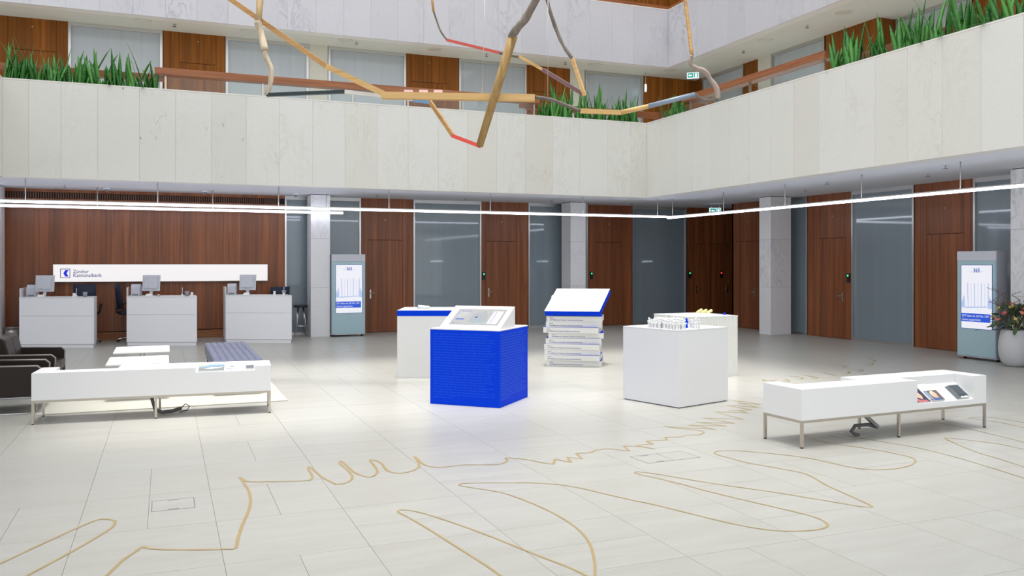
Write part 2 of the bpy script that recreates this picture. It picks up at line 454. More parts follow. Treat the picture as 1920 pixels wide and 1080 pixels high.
ribbon(px([(350, 497), (362, 453), (500, 482), (465, 438), (595, 452), (540, 405), (660, 402), (710, 375), (810, 366), (990, 385), (940, 342), (1100, 350), (1205, 368), (1050, 338), (1190, 327), (1130, 302), (1310, 292), (1290, 270), (1420, 268)], *Z9)
       + px([(320, 293), (385, 291), (405, 280), (390, 272), (300, 262), (215, 252), (330, 258), (460, 266), (400, 255), (330, 245), (510, 250), (430, 238), (365, 232), (550, 237), (480, 225), (400, 212), (590, 218), (520, 200), (460, 182), (610, 187), (570, 176), (520, 178), (633, 173), (570, 163), (510, 152), (665, 162), (610, 150), (565, 140), (670, 148), (620, 138), (540, 130), (600, 132)], *Z6), .024, False)
ribbon(px([(1200, 1040), (1070, 960), (1000, 910), (850, 815), (700, 720), (590, 655), (535, 627), (525, 618), (545, 611), (600, 615), (700, 640), (850, 690), (1000, 745), (1150, 805), (1300, 865), (1430, 915), (1525, 960), (1640, 1015)], *Z5), .018)
ribbon(px([(1560, 1040), (1568, 960), (1568, 900), (1555, 830), (1530, 770), (1470, 705), (1380, 645), (1280, 595), (1170, 550), (1070, 518), (950, 498), (880, 487), (850, 478), (870, 471), (950, 468), (1100, 467), (1240, 468), (1380, 477), (1500, 497), (1640, 530), (1780, 562)], *Z5)
       + px([(150, 618), (300, 655), (450, 692), (600, 725), (720, 743), (820, 748), (900, 745), (960, 737), (990, 722), (975, 703), (930, 682), (850, 660), (700, 625), (550, 590), (400, 553), (270, 518), (160, 492), (95, 478), (77, 470), (100, 467), (200, 480), (330, 503), (500, 530), (700, 558), (900, 590), (1050, 615), (1140, 630), (1180, 633), (1200, 630), (1150, 605), (1050, 560), (980, 528), (920, 492), (870, 472), (800, 458), (700, 440), (600, 422), (520, 400), (465, 385), (455, 374), (480, 368), (560, 367), (700, 378), (850, 395), (950, 412), (1050, 435), (1130, 450), (1220, 457), (1310, 452), (1380, 437), (1405, 418), (1390, 400), (1330, 385), (1230, 365), (1100, 345), (1000, 330), (930, 312), (880, 290), (865, 275)], *Z6), .018)
ribbon(px([(1060, 296), (1150, 308), (1250, 325), (1400, 350), (1550, 385), (1700, 428), (1920, 497), (2100, 560)], *Z6), .014)
ribbon(px([(2100, 392), (1920, 360), (1800, 335), (1650, 316), (1565, 307), (1547, 309), (1600, 335), (1700, 375), (1800, 405), (1920, 445), (2100, 515)], *Z6), .014)
ribbon(px([(2100, 295), (1920, 257), (1800, 232), (1700, 218), (1655, 212), (1720, 207), (1800, 214), (1920, 233), (2100, 262)], *Z6), .014)
ribbon(px([(1460, 228), (1600, 250), (1750, 285), (1920, 327), (2100, 375)], *Z6), .014)
for sq in ([(175, 430), (195, 441), (250, 440), (270, 436)], [(318, 430), (352, 440), (350, 447), (300, 447)], [(355, 408), (430, 418), (445, 428), (415, 432)], [(445, 403), (535, 417), (540, 423), (500, 427)],
           [(578, 385), (620, 395), (668, 407)], [(740, 396), (757, 385), (750, 378)], [(640, 328), (700, 335), (730, 347), (705, 350)], [(885, 285), (895, 295), (935, 310), (915, 316)], [(865, 333), (885, 338), (918, 328), (890, 318)],
           [(985, 262), (1040, 272), (1060, 268)], [(1010, 200), (1050, 210), (1070, 219)], [(790, 365), (850, 372), (820, 378)]):
    ribbon(px(sq, *ZF), .03)
ribbon([ground(*p) for p in [(653, 644), (664, 648), (665, 651), (658, 654)]], .035)
ribbon([ground(*p) for p in [(657, 659.5), (664, 658), (669, 656.5)]], .035)

# service hatches let into the floor
def hatch(cx, cy, w, d, rz, label, two=False):
    h = thing('floor_hatch', label, 'floor hatch', (cx, cy, 0), rz)
    f = MB(); t = .006
    f.box(-w / 2, w / 2, -d / 2, -d / 2 + t, 0, .0015).box(-w / 2, w / 2, d / 2 - t, d / 2, 0, .0015)
    f.box(-w / 2, -w / 2 + t, -d / 2 + t, d / 2 - t, 0, .0015).box(w / 2 - t, w / 2, -d / 2 + t, d / 2 - t, 0, .0015)
    if two: f.box(0, t, -d / 2 + t, d / 2 - t, 0, .0015)
    f.build('frame', M['alu_dark'], h)
    MB().box(-w / 2 + t, (0 if two else w / 2 - t), -d / 2 + t, d / 2 - t, 0, .0008).build('lid', M['floor'], h)
    if two: MB().box(t, w / 2 - t, -d / 2 + t, d / 2 - t, 0, .0008).build('lid', M['floor'], h)
    c = -w / 4 if two else 0
    for s in (-1, 1):
        MB().box(c - .04, c + .04, s * (d / 2 - .022) - .012, s * (d / 2 - .022) + .012, .0008, .003).build('grip', M['alu'], h)
hatch(.055, 7.1, .31, .31, 0, 'square metal-framed service hatch in the floor with two grips')
c1 = ground(1182, 857); c2 = ground(1212, 869); c3 = ground(1312, 857); c4 = ground(1277, 846)
hatch((c1[0] + c3[0]) / 2, (c1[1] + c3[1]) / 2, .60, .31, math.atan2(c3[1] - c2[1], c3[0] - c2[0]), 'double service hatch in the floor by the white cube, one half plain', True)

# ------------------------------------------------------------------ slabs, ceilings, walls
ceil1 = struct(MB().box(-12, 18.2, BV + .301, 24.9, C1, C1 + .3).box(BU + .301, 18.2, -4, BV + .301, C1, C1 + .3).box(-12, LU - .301, -4, BV + .301, C1, C1 + .3).build('ceiling', M['plaster']), 'white gallery ceiling above the ground floor')
ceil2 = struct(MB().box(-12, 18.2, UV + .301, 24.9, C2, C2 + .4).box(UU + .301, 18.2, -4, UV + .301, C2, C2 + .4).box(-12, ULU - .301, -4, UV + .301, C2, C2 + .4).build('ceiling_upper', M['plaster_up']), 'white ceiling above the first-floor gallery')
gallery = struct(MB().box(-12, 18.2, BV + .06, 24.9, C1 + .3, 4.55).box(BU + .06, 18.2, -4, BV + .06, C1 + .3, 4.55).build('floor_upper', M['plaster']), 'first-floor gallery slab')
gallery2 = struct(MB().box(-12, 18.2, UV + .3, 24.9, C2 + .4, 8.5).box(UU + .3, 18.2, -4, UV + .06, C2 + .4, 8.5).build('floor_top', M['plaster']), 'second-floor gallery slab')
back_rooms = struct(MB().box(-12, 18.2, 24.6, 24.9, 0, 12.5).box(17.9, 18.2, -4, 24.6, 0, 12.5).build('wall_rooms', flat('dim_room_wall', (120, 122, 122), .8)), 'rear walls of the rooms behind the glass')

def fascia(name, label, axis, plane, a0, a1, z0, z1, joints, mats, side):
    """marble-clad parapet: core plus separate upright slabs. axis 'u' runs along x at y=plane, 'v' runs along y at x=plane"""
    core = MB(); cap = MB(); T = .30; z0 = z0 - .012
    s = side
    lo, hi = sorted((plane + s * .03, plane + s * T))
    if axis == 'u': core.box(a0, a1, lo, hi, z0 + .001, z1 - .03)
    else: core.box(lo, hi, a0, a1, z0 + .001, z1 - .03)
    root = struct(core.build(name, M['trim_stone']), label)
    lo, hi = sorted((plane - s * .004, plane + s * T))
    if axis == 'u': cap.box(a0, a1, lo, hi, z1 - .03, z1)
    else: cap.box(lo, hi, a0, a1, z1 - .03, z1)
    cap.build('coping', M['trim_stone'], root)
    lo, hi = sorted((plane, plane + s * .03))
    for k, (p, q) in enumerate(zip(joints[:-1], joints[1:])):
        g = .0015
        m = MB()
        if axis == 'u': m.box(p + g, q - g, lo, hi, z0, z1 - .032)
        else: m.box(lo, hi, p + g, q - g, z0, z1 - .032)
        m.build('marble_slab', mats(k, p), root)
    return root
Lj = [-3.04, -2.57, -1.99, -1.31, -.51, .2, .93, 1.65, 2.36, 3.10, 3.84, 4.59, 5.33, 6.08, 6.82, 7.58, 8.35, 9.10, 9.86, 10.68, 11.35, 11.84]
fascia('wall_balcony_back', 'cream marble parapet of the first-floor gallery along the back', 'u', BV, LU, BU + .3, C1, F1, Lj, lambda k, p: M['marble_spot'] if -.6 < p < 1.0 else M['marble'], 1)
Rj = [BV - .72 * k for k in range(0, 33)][::-1]
fascia('wall_balcony_right', 'cream marble parapet of the first-floor gallery on the right side', 'v', BU, Rj[0], BV, C1, F1, Rj, lambda k, p: M['marble'], 1)
fascia('wall_balcony_left', 'cream marble parapet of the first-floor gallery at the left end', 'v', LU, -4, BV, C1, F1, [-4 + 1.19 * k for k in range(21)], lambda k, p: M['marble'], -1)
Uj = [ULU + .694 * k for k in range(0, 27)]; Uj[-1] = UU
fascia('wall_upper_back', 'pale grey-veined marble parapet of the second floor along the back', 'u', UV, ULU, UU + .3, C2, F2, Uj, lambda k, p: M['marble_pale'], 1)
URj = [UV - .72 * k for k in range(0, 36)][::-1]
fascia('wall_upper_right', 'pale grey-veined marble parapet of the second floor on the right side', 'v', UU, URj[0], UV, C2, F2, URj, lambda k, p: M['marble_pale'], 1)

# second-floor wall glimpsed over the upper parapet
w2 = struct(MB().box(-12, 18.2, WV, WV + .2, 8.5, 12.5).box(WU + .4, WU + .6, -4, WV, 8.5, 12.5).build('wall_top', M['walnut_up']), 'walnut wall of the second floor')
MB().box(9.6, 12.0, WV - .03, WV - .005, 8.6, 12.0).build('pane', M['frost_up'], w2)
rail2 = thing('handrail', 'walnut handrail on top of the pale second-floor parapet', 'handrail', (0, 0, 0))
MB().box(4, UU + .16, UV + .08, UV + .22, F2 + .03, F2 + .12).build('rail', M['walnut_rail'], rail2)
MB().box(UU + .08, UU + .22, 8, UV + .08, F2 + .03, F2 + .12).build('rail', M['walnut_rail'], rail2)
for u in (7, 10, 13): MB().tube([(u, UV + .15, F2), (u, UV + .15, F2 + .029)], .02).build('bracket', M['steel'], rail2)

# ---- bays of the walls.  A bay maker works along x (back wall, face at y=WV looking -y) or along y (right wall, face at x=WU looking -x)
class Wall:
    def __init__(s, axis, plane): s.axis = axis; s.p = plane
    def box(s, m, a0, a1, d0, d1, z0, z1):
        """d = distance in front of the wall plane (towards the hall)"""
        a0, a1 = min(a0, a1), max(a0, a1)
        lo, hi = sorted((s.p - d0, s.p - d1))
        if s.axis == 'u': m.box(a0, a1, lo, hi, z0, z1)
        else: m.box(lo, hi, a0, a1, z0, z1)
        return m
    def pt(s, a, d, z): return (a, s.p - d, z) if s.axis == 'u' else (s.p - d, a, z)
BW = Wall('u', WV); RW = Wall('v', WU)
counts = {'door': 0, 'window': 0}

def door_bay(W, a0, a1, l0, l1, z0, z1, ztr, mat, handle=None, reader=None, led='green_led', tall=True, label=None):
    counts['door'] += 1
    d = struct(W.box(MB(), a0, a1, -.12, -.03, z0, z1).build('door_%d' % counts['door'], M['gap']), label or 'walnut door bay number %d of the galleries' % counts['door'])
    g = .006
    lo, hi = min(a0, a1), max(a0, a1); m0, m1 = min(l0, l1), max(l0, l1)
    W.box(MB(), lo, m0 - g, -.03, .0, z0, z1).build('side_panel', mat, d)
    if hi - m1 > .03: W.box(MB(), m1 + g, hi, -.03, .0, z0, z1).build('side_panel', mat, d)
    W.box(MB(), m0, m1, -.03, -.004, z0 + .01, ztr - g).build('door_panel', mat, d)
    W.box(MB(), m0, m1, -.03, -.004, ztr + g, z1).build('transom_panel', mat, d)
    if handle:
        hp, sgn = handle
        h = MB(); W.box(h, hp - .02, hp + .02, -.004, .012, z0 + .92, z0 + 1.16)
        ho = h.build('handle_plate', M['steel'], d)
        MB().tube([W.pt(hp, .01, z0 + 1.06), W.pt(hp, .06, z0 + 1.06), W.pt(hp + sgn * .13, .06, z0 + 1.06)], .012).build('lever', M['steel'], ho)
    if reader is not None:
        r = W.box(MB(), reader - .045, reader + .045, 0, .03, z0 + 1.40, z0 + 1.62).build('card_reader', M['black'], d)
        MB().lathe([(.022, 0), (.022, .008)], 10, M=Matrix.Translation(W.pt(reader, .03, z0 + 1.565)) @ (Matrix.Rotation(PI / 2, 4, 'X') if W.axis == 'u' else Matrix.Rotation(-PI / 2, 4, 'Y'))).build('indicator_light', M[led], r)
    b = MB().lathe([(.014, 0), (.014, .01)], 8, M=Matrix.Translation(W.pt((m0 + m1) / 2, -.004, ztr + .55)) @ (Matrix.Rotation(PI / 2, 4, 'X') if W.axis == 'u' else Matrix.Rotation(-PI / 2, 4, 'Y')))
    b.build('peephole', M['steel'], d)
    return d

def window_bay(W, a0, a1, z0, z1, mat, fw=.045, label=None):
    counts['window'] += 1
    lo, hi = min(a0, a1), max(a0, a1)
    fr = MB()
    W.box(fr, lo, lo + fw, -.10, .03, z0, z1); W.box(fr, hi - fw, hi, -.10, .03, z0, z1)
    W.box(fr, lo + fw, hi - fw, -.10, .02, z1 - .09, z1); W.box(fr, lo + fw, hi - fw, -.10, .02, z0, z0 + .06)
    w = struct(fr.build('window_%d' % counts['window'], M['alu']), label or 'frosted glass wall bay number %d in aluminium frame' % counts['window'])
    W.box(MB(), lo + fw, hi - fw, -.06, -.03, z0 + .06, z1 - .09).build('pane', mat, w)
    return w
# ground floor, back wall
reception = struct(BW.box(MB(), -5.2, 2.87, -.15, -.035, 0, C1).build('wall_reception', M['gap']), 'walnut panelled wall behind the reception desks')
seams = [-5.2, -4.6, -4.0, -3.42, -2.87, -2.44, -1.74, -1.23, -.62, -.1, .42, .95, 1.35, 1.78, 2.3, 2.87]
for p, q in zip(seams[:-1], seams[1:]):
    BW.box(MB(), p + .002, q - .002, -.035, 0, .22, 3.40).build('wood_panel', M['walnut'], reception)
BW.box(MB(), -5.2, 2.87, -.035, .006, 0, .20).build('plinth', wood('walnut_plinth', (170, 110, 62), (146, 90, 50), (110, 66, 38), along='x'), reception)
BW.box(MB(), -5.2, 2.87, -.035, 0, 3.55, C1).build('head_panel', M['walnut'], reception)
sl = MB()
for k in range(150):
    a = -5.1 + k * .0525
    if a < 2.75: BW.box(sl, a, a + .03, -.03, -.006, 3.41, 3.545)
o = sl.build('vent_slats', wood('walnut_slat', (120, 76, 48), (96, 58, 36), (70, 42, 28)), reception); o['kind'] = 'stuff'
window_bay(BW, 2.87, 4.86, 0, C1, M['frost'])
door_bay(BW, 4.87, 6.30, 5.06, 6.00, 0, C1, 2.50, M['walnut'], (5.12, 1))
window_bay(BW, 6.31, 8.29, 0, C1, M['frost'])
door_bay(BW, 8.30, 9.73, 8.45, 9.38, 0, C1, 2.50, M['walnut'], (8.52, 1), 8.37)
window_bay(BW, 9.74, 11.66, 0, C1, M['frost'])
door_bay(BW, 11.68, 13.17, 11.92, 12.84, 0, C1, 2.50, M['walnut'], None, 11.79)
window_bay(BW, 13.18, 15.14, 0, C1, M['frost'])
door_bay(BW, 15.15, 16.05, 15.42, 16.03, 0, C1, 2.50, M['walnut'], (15.50, 1), 15.24)
door_bay(BW, 16.05, 17.9, 16.06, 16.75, 0, C1, 2.50, M['walnut'], (16.66, -1), 16.42, 'red_led')
# ground floor, right wall
door_bay(RW, 21.06, 19.62, 20.88, 19.82, 0, C1, 2.50, M['walnut'], (20.02, 1), 19.72)
struct(MB().box(WU - .0, WU + 2.2, 21.0, 21.06, 0, C1).build('wall_passage', M['walnut']), 'walnut return wall at the corner passage')
window_bay(RW, 19.61, 17.85, 0, C1, M['frost'])
door_bay(RW, 17.84, 16.30, 17.42, 16.50, 0, C1, 2.50, M['walnut'], (16.60, 1), 16.40)
window_bay(RW, 16.29, 14.41, 0, C1, M['frost'])
door_bay(RW, 14.40, 12.90, 14.08, 13.14, 0, C1, 2.50, M['walnut'])
window_bay(RW, 12.89, 10.95, 0, C1, M['frost'])
door_bay(RW, 10.94, 9.4, 10.7, 9.7, 0, C1, 2.50, M['walnut'])
struct(MB().box(WU, WU + .2, -4, 9.4, 0, C1).build('wall_right', M['plaster']), 'plain wall at the near end of the right gallery')
struct(MB().box(-12, -5.2, WV, WV + .2, 0, C1).build('wall_back', M['plaster']), 'plain wall beyond the reception')
# first floor
Z0 = 4.55
door_bay(BW, -3.9, -2.16, -3.4, -2.4, Z0, C2, 6.87, M['walnut_up'])
window_bay(BW, -2.15, -.07, Z0, C2, M['frost_up'], .06)
door_bay(BW, -.06, 1.40, .33, 1.18, Z0, C2, 6.87, M['walnut_up'])
window_bay(BW, 1.41, 3.48, Z0, C2, M['frost_up'], .06)
struct(BW.box(MB(), 3.49, 3.98, -.15, .01, Z0, C2).build('pillar_upper', M['stone_cream']), 'cream stone pier between two upper glass bays')
window_bay(BW, 3.99, 6.10, Z0, C2, M['frost_up'], .06)
door_bay(BW, 6.11, 7.62, 6.25, 7.28, Z0, C2, 6.87, M['walnut_up'])
window_bay(BW, 7.63, 9.68, Z0, C2, M['frost_up'], .06)
door_bay(BW, 9.69, 11.08, 9.9, 10.9, Z0, C2, 6.87, M['walnut_up'])
struct(BW.box(MB(), 11.09, 11.57, -.15, .01, Z0, C2).build('pillar_upper.001', M['stone_cream']), 'cream stone pier near the upper corner')
window_bay(BW, 11.58, 13.56, Z0, C2, M['frost_up'], .06)
struct(BW.box(MB(), 13.57, 17.9, -.12, 0, Z0, C2).build('wall_upper_corner', M['walnut_up']), 'walnut wall in the upper corner')
UW = Wall('v', 15.45)
def pv(x, plane=15.45):
    a = (x - PCX) / FPX; Zc = plane / (CS * a + SN); return -SN * a * Zc + CS * Zc
door_bay(UW, pv(1284), pv(1316), pv(1288), pv(1312), Z0, C2, 6.87, M['walnut_up'])
window_bay(UW, pv(1317), pv(1395), Z0, C2, M['frost_up'], .06)
struct(UW.box(MB(), pv(1395.5), pv(1421), -.12, 0, Z0, C2).build('wall_upper_panel', M['walnut_up']), 'walnut wall panel beside the upper pier')
struct(UW.box(MB(), pv(1421.7), pv(1446), -.15, .01, Z0, C2).build('pillar_upper.002', M['stone_cream']), 'cream stone pier on the right upper gallery')
window_bay(UW, pv(1447), pv(1547), Z0, C2, M['frost_up'], .06)
struct(UW.box(MB(), pv(1548), 15.42, -.5, 0, Z0, C2).build('wall_upper_right_panel', M['walnut_up']), 'projecting walnut wall on the right upper gallery')
UW2 = Wall('v', 15.95)
window_bay(UW2, 15.40, 13.3, Z0, C2, M['frost_up'], .06)
door_bay(UW2, 13.29, 11.7, 13.0, 12.0, Z0, C2, 6.87, M['walnut_up'])
window_bay(UW2, 11.69, 9.5, Z0, C2, M['frost_up'], .06)
# pillars
def pillar(n, u, v, w, d, label):
    core = struct(MB().box(u + .02, u + w - .02, v + .02, v + d - .02, 0, C1).build('pillar_%d' % n, M['gap']), label)
    zs = [0, 1.245, 2.49, C1 - .015]
    for a, b_ in zip(zs[:-1], zs[1:]):
        MB().box(u, u + w, v, v + d, a + .002, b_ - .002).build('marble_block', M['marble_pillar'], core)
pillar(1, -3.90, 22.0, .48, .6, 'marble clad pillar at the left end by the reception wall')
pillar(2, 3.40, 22.0, .48, .6, 'marble clad pillar between reception desks and advertising kiosk')
pillar(3, 10.67, 22.0, .48, .6, 'marble clad pillar behind the stack of white boxes')
pillar(4, 14.60, 18.2, .65, .46, 'marble clad pillar on the right gallery by the corner')
pillar(5, 14.60, 10.9, .65, .46, 'marble clad pillar behind the flower vase')

# lamps in the rooms behind the frosted glass
lp = BW
for k, (u, lab) in enumerate(((4.1, 'glow lamp seen through the glass beside the marble pillar'), (7.05, 'glow lamp seen through the glass between the first two doors'), (10.3, 'glow lamp seen through the glass left of the white box stack'), (13.85, 'glow lamp seen through the dark glass of the corner'))):
    t = thing('wall_lamp', lab, 'lamp', (u, WV + .22, 1.93))
    MB().box(-.17, .17, -.015, .015, -.02, .02).build('tube', M['lamp_room'], t); MB().box(-.2, .2, .015, .04, -.03, .03).build('housing', M['alu'], t)
t = thing('wall_lamp', 'glow lamp seen through the glass on the right gallery', 'lamp', (WU + .22, 14.5, 1.93), PI / 2)
MB().box(-.17, .17, -.015, .015, -.02, .02).build('tube', M['lamp_room'], t); MB().box(-.2, .2, -.04, -.015, -.03, .03).build('housing', M['alu'], t)

# ------------------------------------------------------------------ linear pendant lights
def linear(name, label, p, q, z, rods):
    p = Vector(p); q = Vector(q); d = (q - p); L = d.length; ang = math.atan2(d.y, d.x)
    t = thing(name, label, 'pendant light', (p.x, p.y, z), ang, 'linear pendant lights')
    MB().box(0, L, -.012, .012, .031, .055).build('housing', M['alu'], t)
    MB().box(0, L, -.026, .026, -.014, .03).build('diffuser', M['lamp'], t)
    for r in rods: MB().tube([(r, 0, .056), (r, 0, C1 - z - .003)], .012, 6).build('rod', M['alu'], t)
linear('linear_light', 'long linear pendant running under the back gallery edge to the corner', (-6, 20.25), (12.76, 20.25), 3.13, [u + 6 for u in (-5.3, -2.69, -.16, 2.40, 4.98, 7.58, 10.18, 12.45)])
linear('linear_light', 'short linear pendant above the reception desks', (-6, 21.8), (4.17, 21.8), 3.13, [u + 6 for u in (-4.2, -1.45, 1.05, 3.75)])
linear('linear_light', 'linear pendant along the right gallery running away to the corner', (12.76, 20.21), (12.76, 2), 3.10, [20.21 - v for v in (19.98, 17.68, 15.42, 13.16, 10.88, 8.6)])

# ceiling fittings
def cam_dome(u, v, label):
    t = thing('security_camera', label, 'camera', (u, v, C1))
    MB().lathe([(.075, 0), (.075, -.035), (.06, -.04)], 14).build('base', M['plaster'], t)
    MB().lathe([(.055, -.04), (.05, -.065), (.03, -.085), (.008, -.092)], 14).build('dome', M['plastic_d'], t)
cam_dome(-1.27, 22.0, 'white dome camera on the ceiling above the first desk')
cam_dome(.87, 22.0, 'white dome camera on the ceiling above the middle desk')
cam_dome(3.02, 22.0, 'white dome camera on the ceiling beside the marble pillar')
ORDS = 'first second third fourth fifth sixth seventh eighth ninth tenth eleventh twelfth thirteenth fourteenth fifteenth sixteenth seventeenth eighteenth nineteenth twentieth'.split() + ['twenty-' + w for w in ('first', 'second', 'third', 'fourth', 'fifth')]
sp = None; nsp = 0
for (u, v, z) in ((5.0, 21.6, C1), (7.4, 21.7, C1), (9.9, 21.6, C1), (12.4, 21.6, C1), (13.6, 18.9, C1), (14.0, 16.2, C1), (13.2, 14.6, C1), (13.9, 12.6, C1), (13.0, 11.4, C1), (13.4, 9.9, C1), (-2.1, 21.6, C1),
                  (0.2, 22.2, C2), (4.6, 22.2, C2), (8.2, 22.2, C2), (10.6, 22.2, C2), (14.5, 19.2, C2), (14.4, 16.6, C2), (14.2, 13.6, C2)):
    if sp is None:
        sp = thing('sprinkler', 'first small ceiling sprinkler, counted along the galleries', 'sprinkler', (u, v, z), 0, 'ceiling sprinklers')
        MB().lathe([(.012, 0), (.012, -.05)], 6).build('stem', M['alu'], sp); MB().lathe([(.045, -.05), (.045, -.058)], 8).build('deflector', M['alu_dark'], sp)
    else: dup(sp, (u, v, z), 0, '%s small ceiling sprinkler, counted along the galleries' % ORDS[nsp])
    nsp += 1
dl = None; ndl = 0
for (u, v) in ((-.5, 22.15), (1.9, 22.15), (4.3, 22.15), (6.7, 22.15), (9.1, 22.15), (11.5, 22.15), (13.9, 21.9), (14.35, 18.1), (14.4, 15.4), (14.4, 12.6)):
    if dl is None:
        dl = thing('ceiling_speaker', 'first flush round disc in the upper gallery ceiling, counted from the reception end', 'speaker', (u, v, C2), 0, 'flush speaker discs')
        MB().lathe([(.19, 0), (.19, -.012), (.175, -.016)], 20).build('grille', M['stone_cream'], dl)
    else: dup(dl, (u, v, C2), 0, '%s flush round disc in the upper gallery ceiling, counted from the reception end' % ORDS[ndl])
    ndl += 1

def exit_sign(u, v, z, rz, label, drop):
    t = thing('exit_sign', label, 'exit sign', (u, v, z), rz)
    MB().box(-.17, .17, -.03, .03, -.17, 0).build('housing', M['exit_white'], t, .006)
    MB().box(-.15, .01, -.034, -.031, -.15, -.02).box(-.15, .01, .031, .034, -.15, -.02).build('green_panel', M['exit_green'], t)
    a = [(-.13, -.085), (-.08, -.045), (-.08, -.07), (-.02, -.07), (-.02, -.1), (-.08, -.1), (-.08, -.125)]
    MB().prism(a, 'y', -.036, -.034).build('arrow', M['exit_white'], t)
    MB().prism([(.03, -.15), (.15, -.15), (.15, -.02), (.03, -.02)], 'y', -.034, -.031).build('door_symbol', M['exit_green'], t)
    MB().prism([(.06, -.14), (.12, -.14), (.12, -.035), (.06, -.035)], 'y', -.036, -.034).build('door_opening', M['exit_white'], t)
    for x in (-.12, .12): MB().tube([(x, 0, .001), (x, 0, drop - .001)], .006, 6).build('hanger', M['alu'], t)
exit_sign(15.0, 21.2, 3.50, math.radians(-20), 'lit green exit sign under the ground-floor ceiling at the corner', .12)
exit_sign(14.36, 21.4, 7.47, math.radians(-35), 'lit exit sign with a white arrow under the upper gallery ceiling', .15)
exit_sign(13.45, 22.55, 7.25, math.radians(60), 'lit exit sign at the end of the upper glass bays', .37)

# ------------------------------------------------------------------ railing on the parapet
rail = thing('railing', 'walnut topped railing with clear glass infill on the first-floor parapet', 'railing', (0, 0, 0))
RZ0, RZ1 = 5.97, 6.12
def rail_box(x0, x1, y0, y1): MB().box(x0, x1, y0, y1, RZ0, RZ1).build('handrail', M['walnut_rail'], rail, .008)
rail_box(-.22, 8.9, 20.14, 20.42); rail_box(-.22, .02, 20.43, 20.98); rail_box(8.66, 8.9, 20.43, 20.98)
rail_box(-4.5, -.23, 20.9, 21.14); rail_box(8.91, 12.95, 20.9, 21.14)
rail_box(12.94, 13.18, 18.66, 20.89); rail_box(12.2, 12.48, 13.57, 18.65); rail_box(12.49, 13.0, 13.57, 13.81); rail_box(12.49, 12.93, 18.42, 18.65); rail_box(13.01, 13.25, 3, 13.81)
for u in (.0, 2.05, 4.1, 5.45, 6.85, 8.78): MB().box(u - .02, u + .02, 20.24, 20.29, 5.0, RZ0).build('post', M['steel'], rail)
for v in (18.5, 16.1, 13.72): MB().box(12.32, 12.37, v - .02, v + .02, 5.0, RZ0).build('post', M['steel'], rail)
for a, b_ in zip((.0, 2.05, 4.1, 5.45, 6.85), (2.05, 4.1, 5.45, 6.85, 8.78)): MB().box(a + .04, b_ - .04, 20.26, 20.272, 5.0, RZ0 - .02).build('glass_panel', M['clear'], rail)
for a, b_ in ((13.72, 16.1), (16.1, 18.5)): MB().box(12.34, 12.352, a + .04, b_ - .04, 5.0, RZ0 - .02).build('glass_panel', M['clear'], rail)

# ------------------------------------------------------------------ planters with snake plants
def planter(x0, x1, y0, y1, label):
    t = thing('planter', label, 'planter', ((x0 + x1) / 2, (y0 + y1) / 2, 4.55)); w, d = (x1 - x0) / 2, (y1 - y0) / 2
    MB().box(-w, w, -d, d, 0, .9).build('trough', M['alu_dark'], t)
    MB().box(-w + .02, w - .02, -d + .02, d - .02, .9, .96).build('soil', M['soil'], t)
planter(-4.4, -.3, 20.13, 20.85, 'long trough of snake plants behind the back parapet by the railing end')
planter(9.0, 12.9, 20.13, 20.85, 'trough of snake plants at the corner of the back parapet')
planter(12.17, 12.88, 18.72, 20.09, 'trough of snake plants round the corner on the right parapet')
planter(12.17, 12.95, 6.5, 13.5, 'long trough of snake plants on the right parapet')
def leaf_mat():
    m, nt, b = new_mat('snake_plant_leaf')
    oi = nt.nodes.new('ShaderNodeObjectInfo')
    band = noise(nt, mapped(nt, (2, 2, 30), (0, 0, 0), 20), 1.6, 3, .6)
    c = mixcol(nt, oi.outputs['Random'], lin(50, 118, 44), lin(98, 170, 74))
    c = mixcol(nt, math_node(nt, 'MULTIPLY', ramp(nt, band, [(.5, (0, 0, 0, 1)), (.62, (1, 1, 1, 1))]), .45), c, lin(120, 172, 116))
    nt.links.new(c, b.inputs['Base Color']); b.inputs['Roughness'].default_value = .32
    return m
M['leaf'] = leaf_mat()
def snake_leaf(rng, h, w, lean, az, bend):
    """upright strap leaf: tapering, channelled blade with thickness"""
    n = 7; ca, sa = math.cos(az), math.sin(az); tw = rng.uniform(-.8, .8); vs = []
    for i in range(n):
        t = i / (n - 1)
        out = lean * t * h + bend * t * t * h; z = h * t * (1 - .25 * abs(bend) * t) if bend < 1.2 else h * (t - 1.05 * t * t) * .8
        ww = w * (.55 + .9 * t if t < .45 else (1.0 - max(0, (t - .45) / .55) ** 1.8) * .955) + .002
        a2 = az + PI / 2 + tw * t; dx, dy = math.cos(a2) * ww, math.sin(a2) * ww
        c = Vector((ca * out, sa * out, z)); k = Vector((ca, sa, 0)) * (.25 * ww)
        vs += [c + Vector((dx, dy, 0)), c - k, c - Vector((dx, dy, 0)), c - k * 1.0 + Vector((ca, sa, .0)) * .006]
    fs = []
    for i in range(n - 1):
        for q in range(4): fs.append((i * 4 + q, i * 4 + (q + 1) % 4, (i + 1) * 4 + (q + 1) % 4, (i + 1) * 4 + q))
    return MB().add(vs, fs, True)
pl_spots = []
rp = random.Random(5)
for k in range(19): pl_spots.append((-3.05 + k * .154, 20.22 + rp.uniform(.0, .4), 'b'))
for k in range(19): pl_spots.append((9.1 + k * .158, 20.25 + rp.uniform(0, .4), 'c'))
for k in range(7): pl_spots.append((12.28 + rp.uniform(0, .4), 19.98 - k * .19, 'd'))
for k in range(24): pl_spots.append((12.3 + rp.uniform(0, .4), 13.38 - k * .175, 'e'))
LBL = {'b': '%s snake plant from the outer end of the back trough, leading up to the railing', 'c': '%s snake plant from the railing end of the corner trough on the back parapet', 'd': '%s snake plant in the short trough running away from the corner', 'e': '%s snake plant from the railing corner in the long right trough'}
pcount = {}
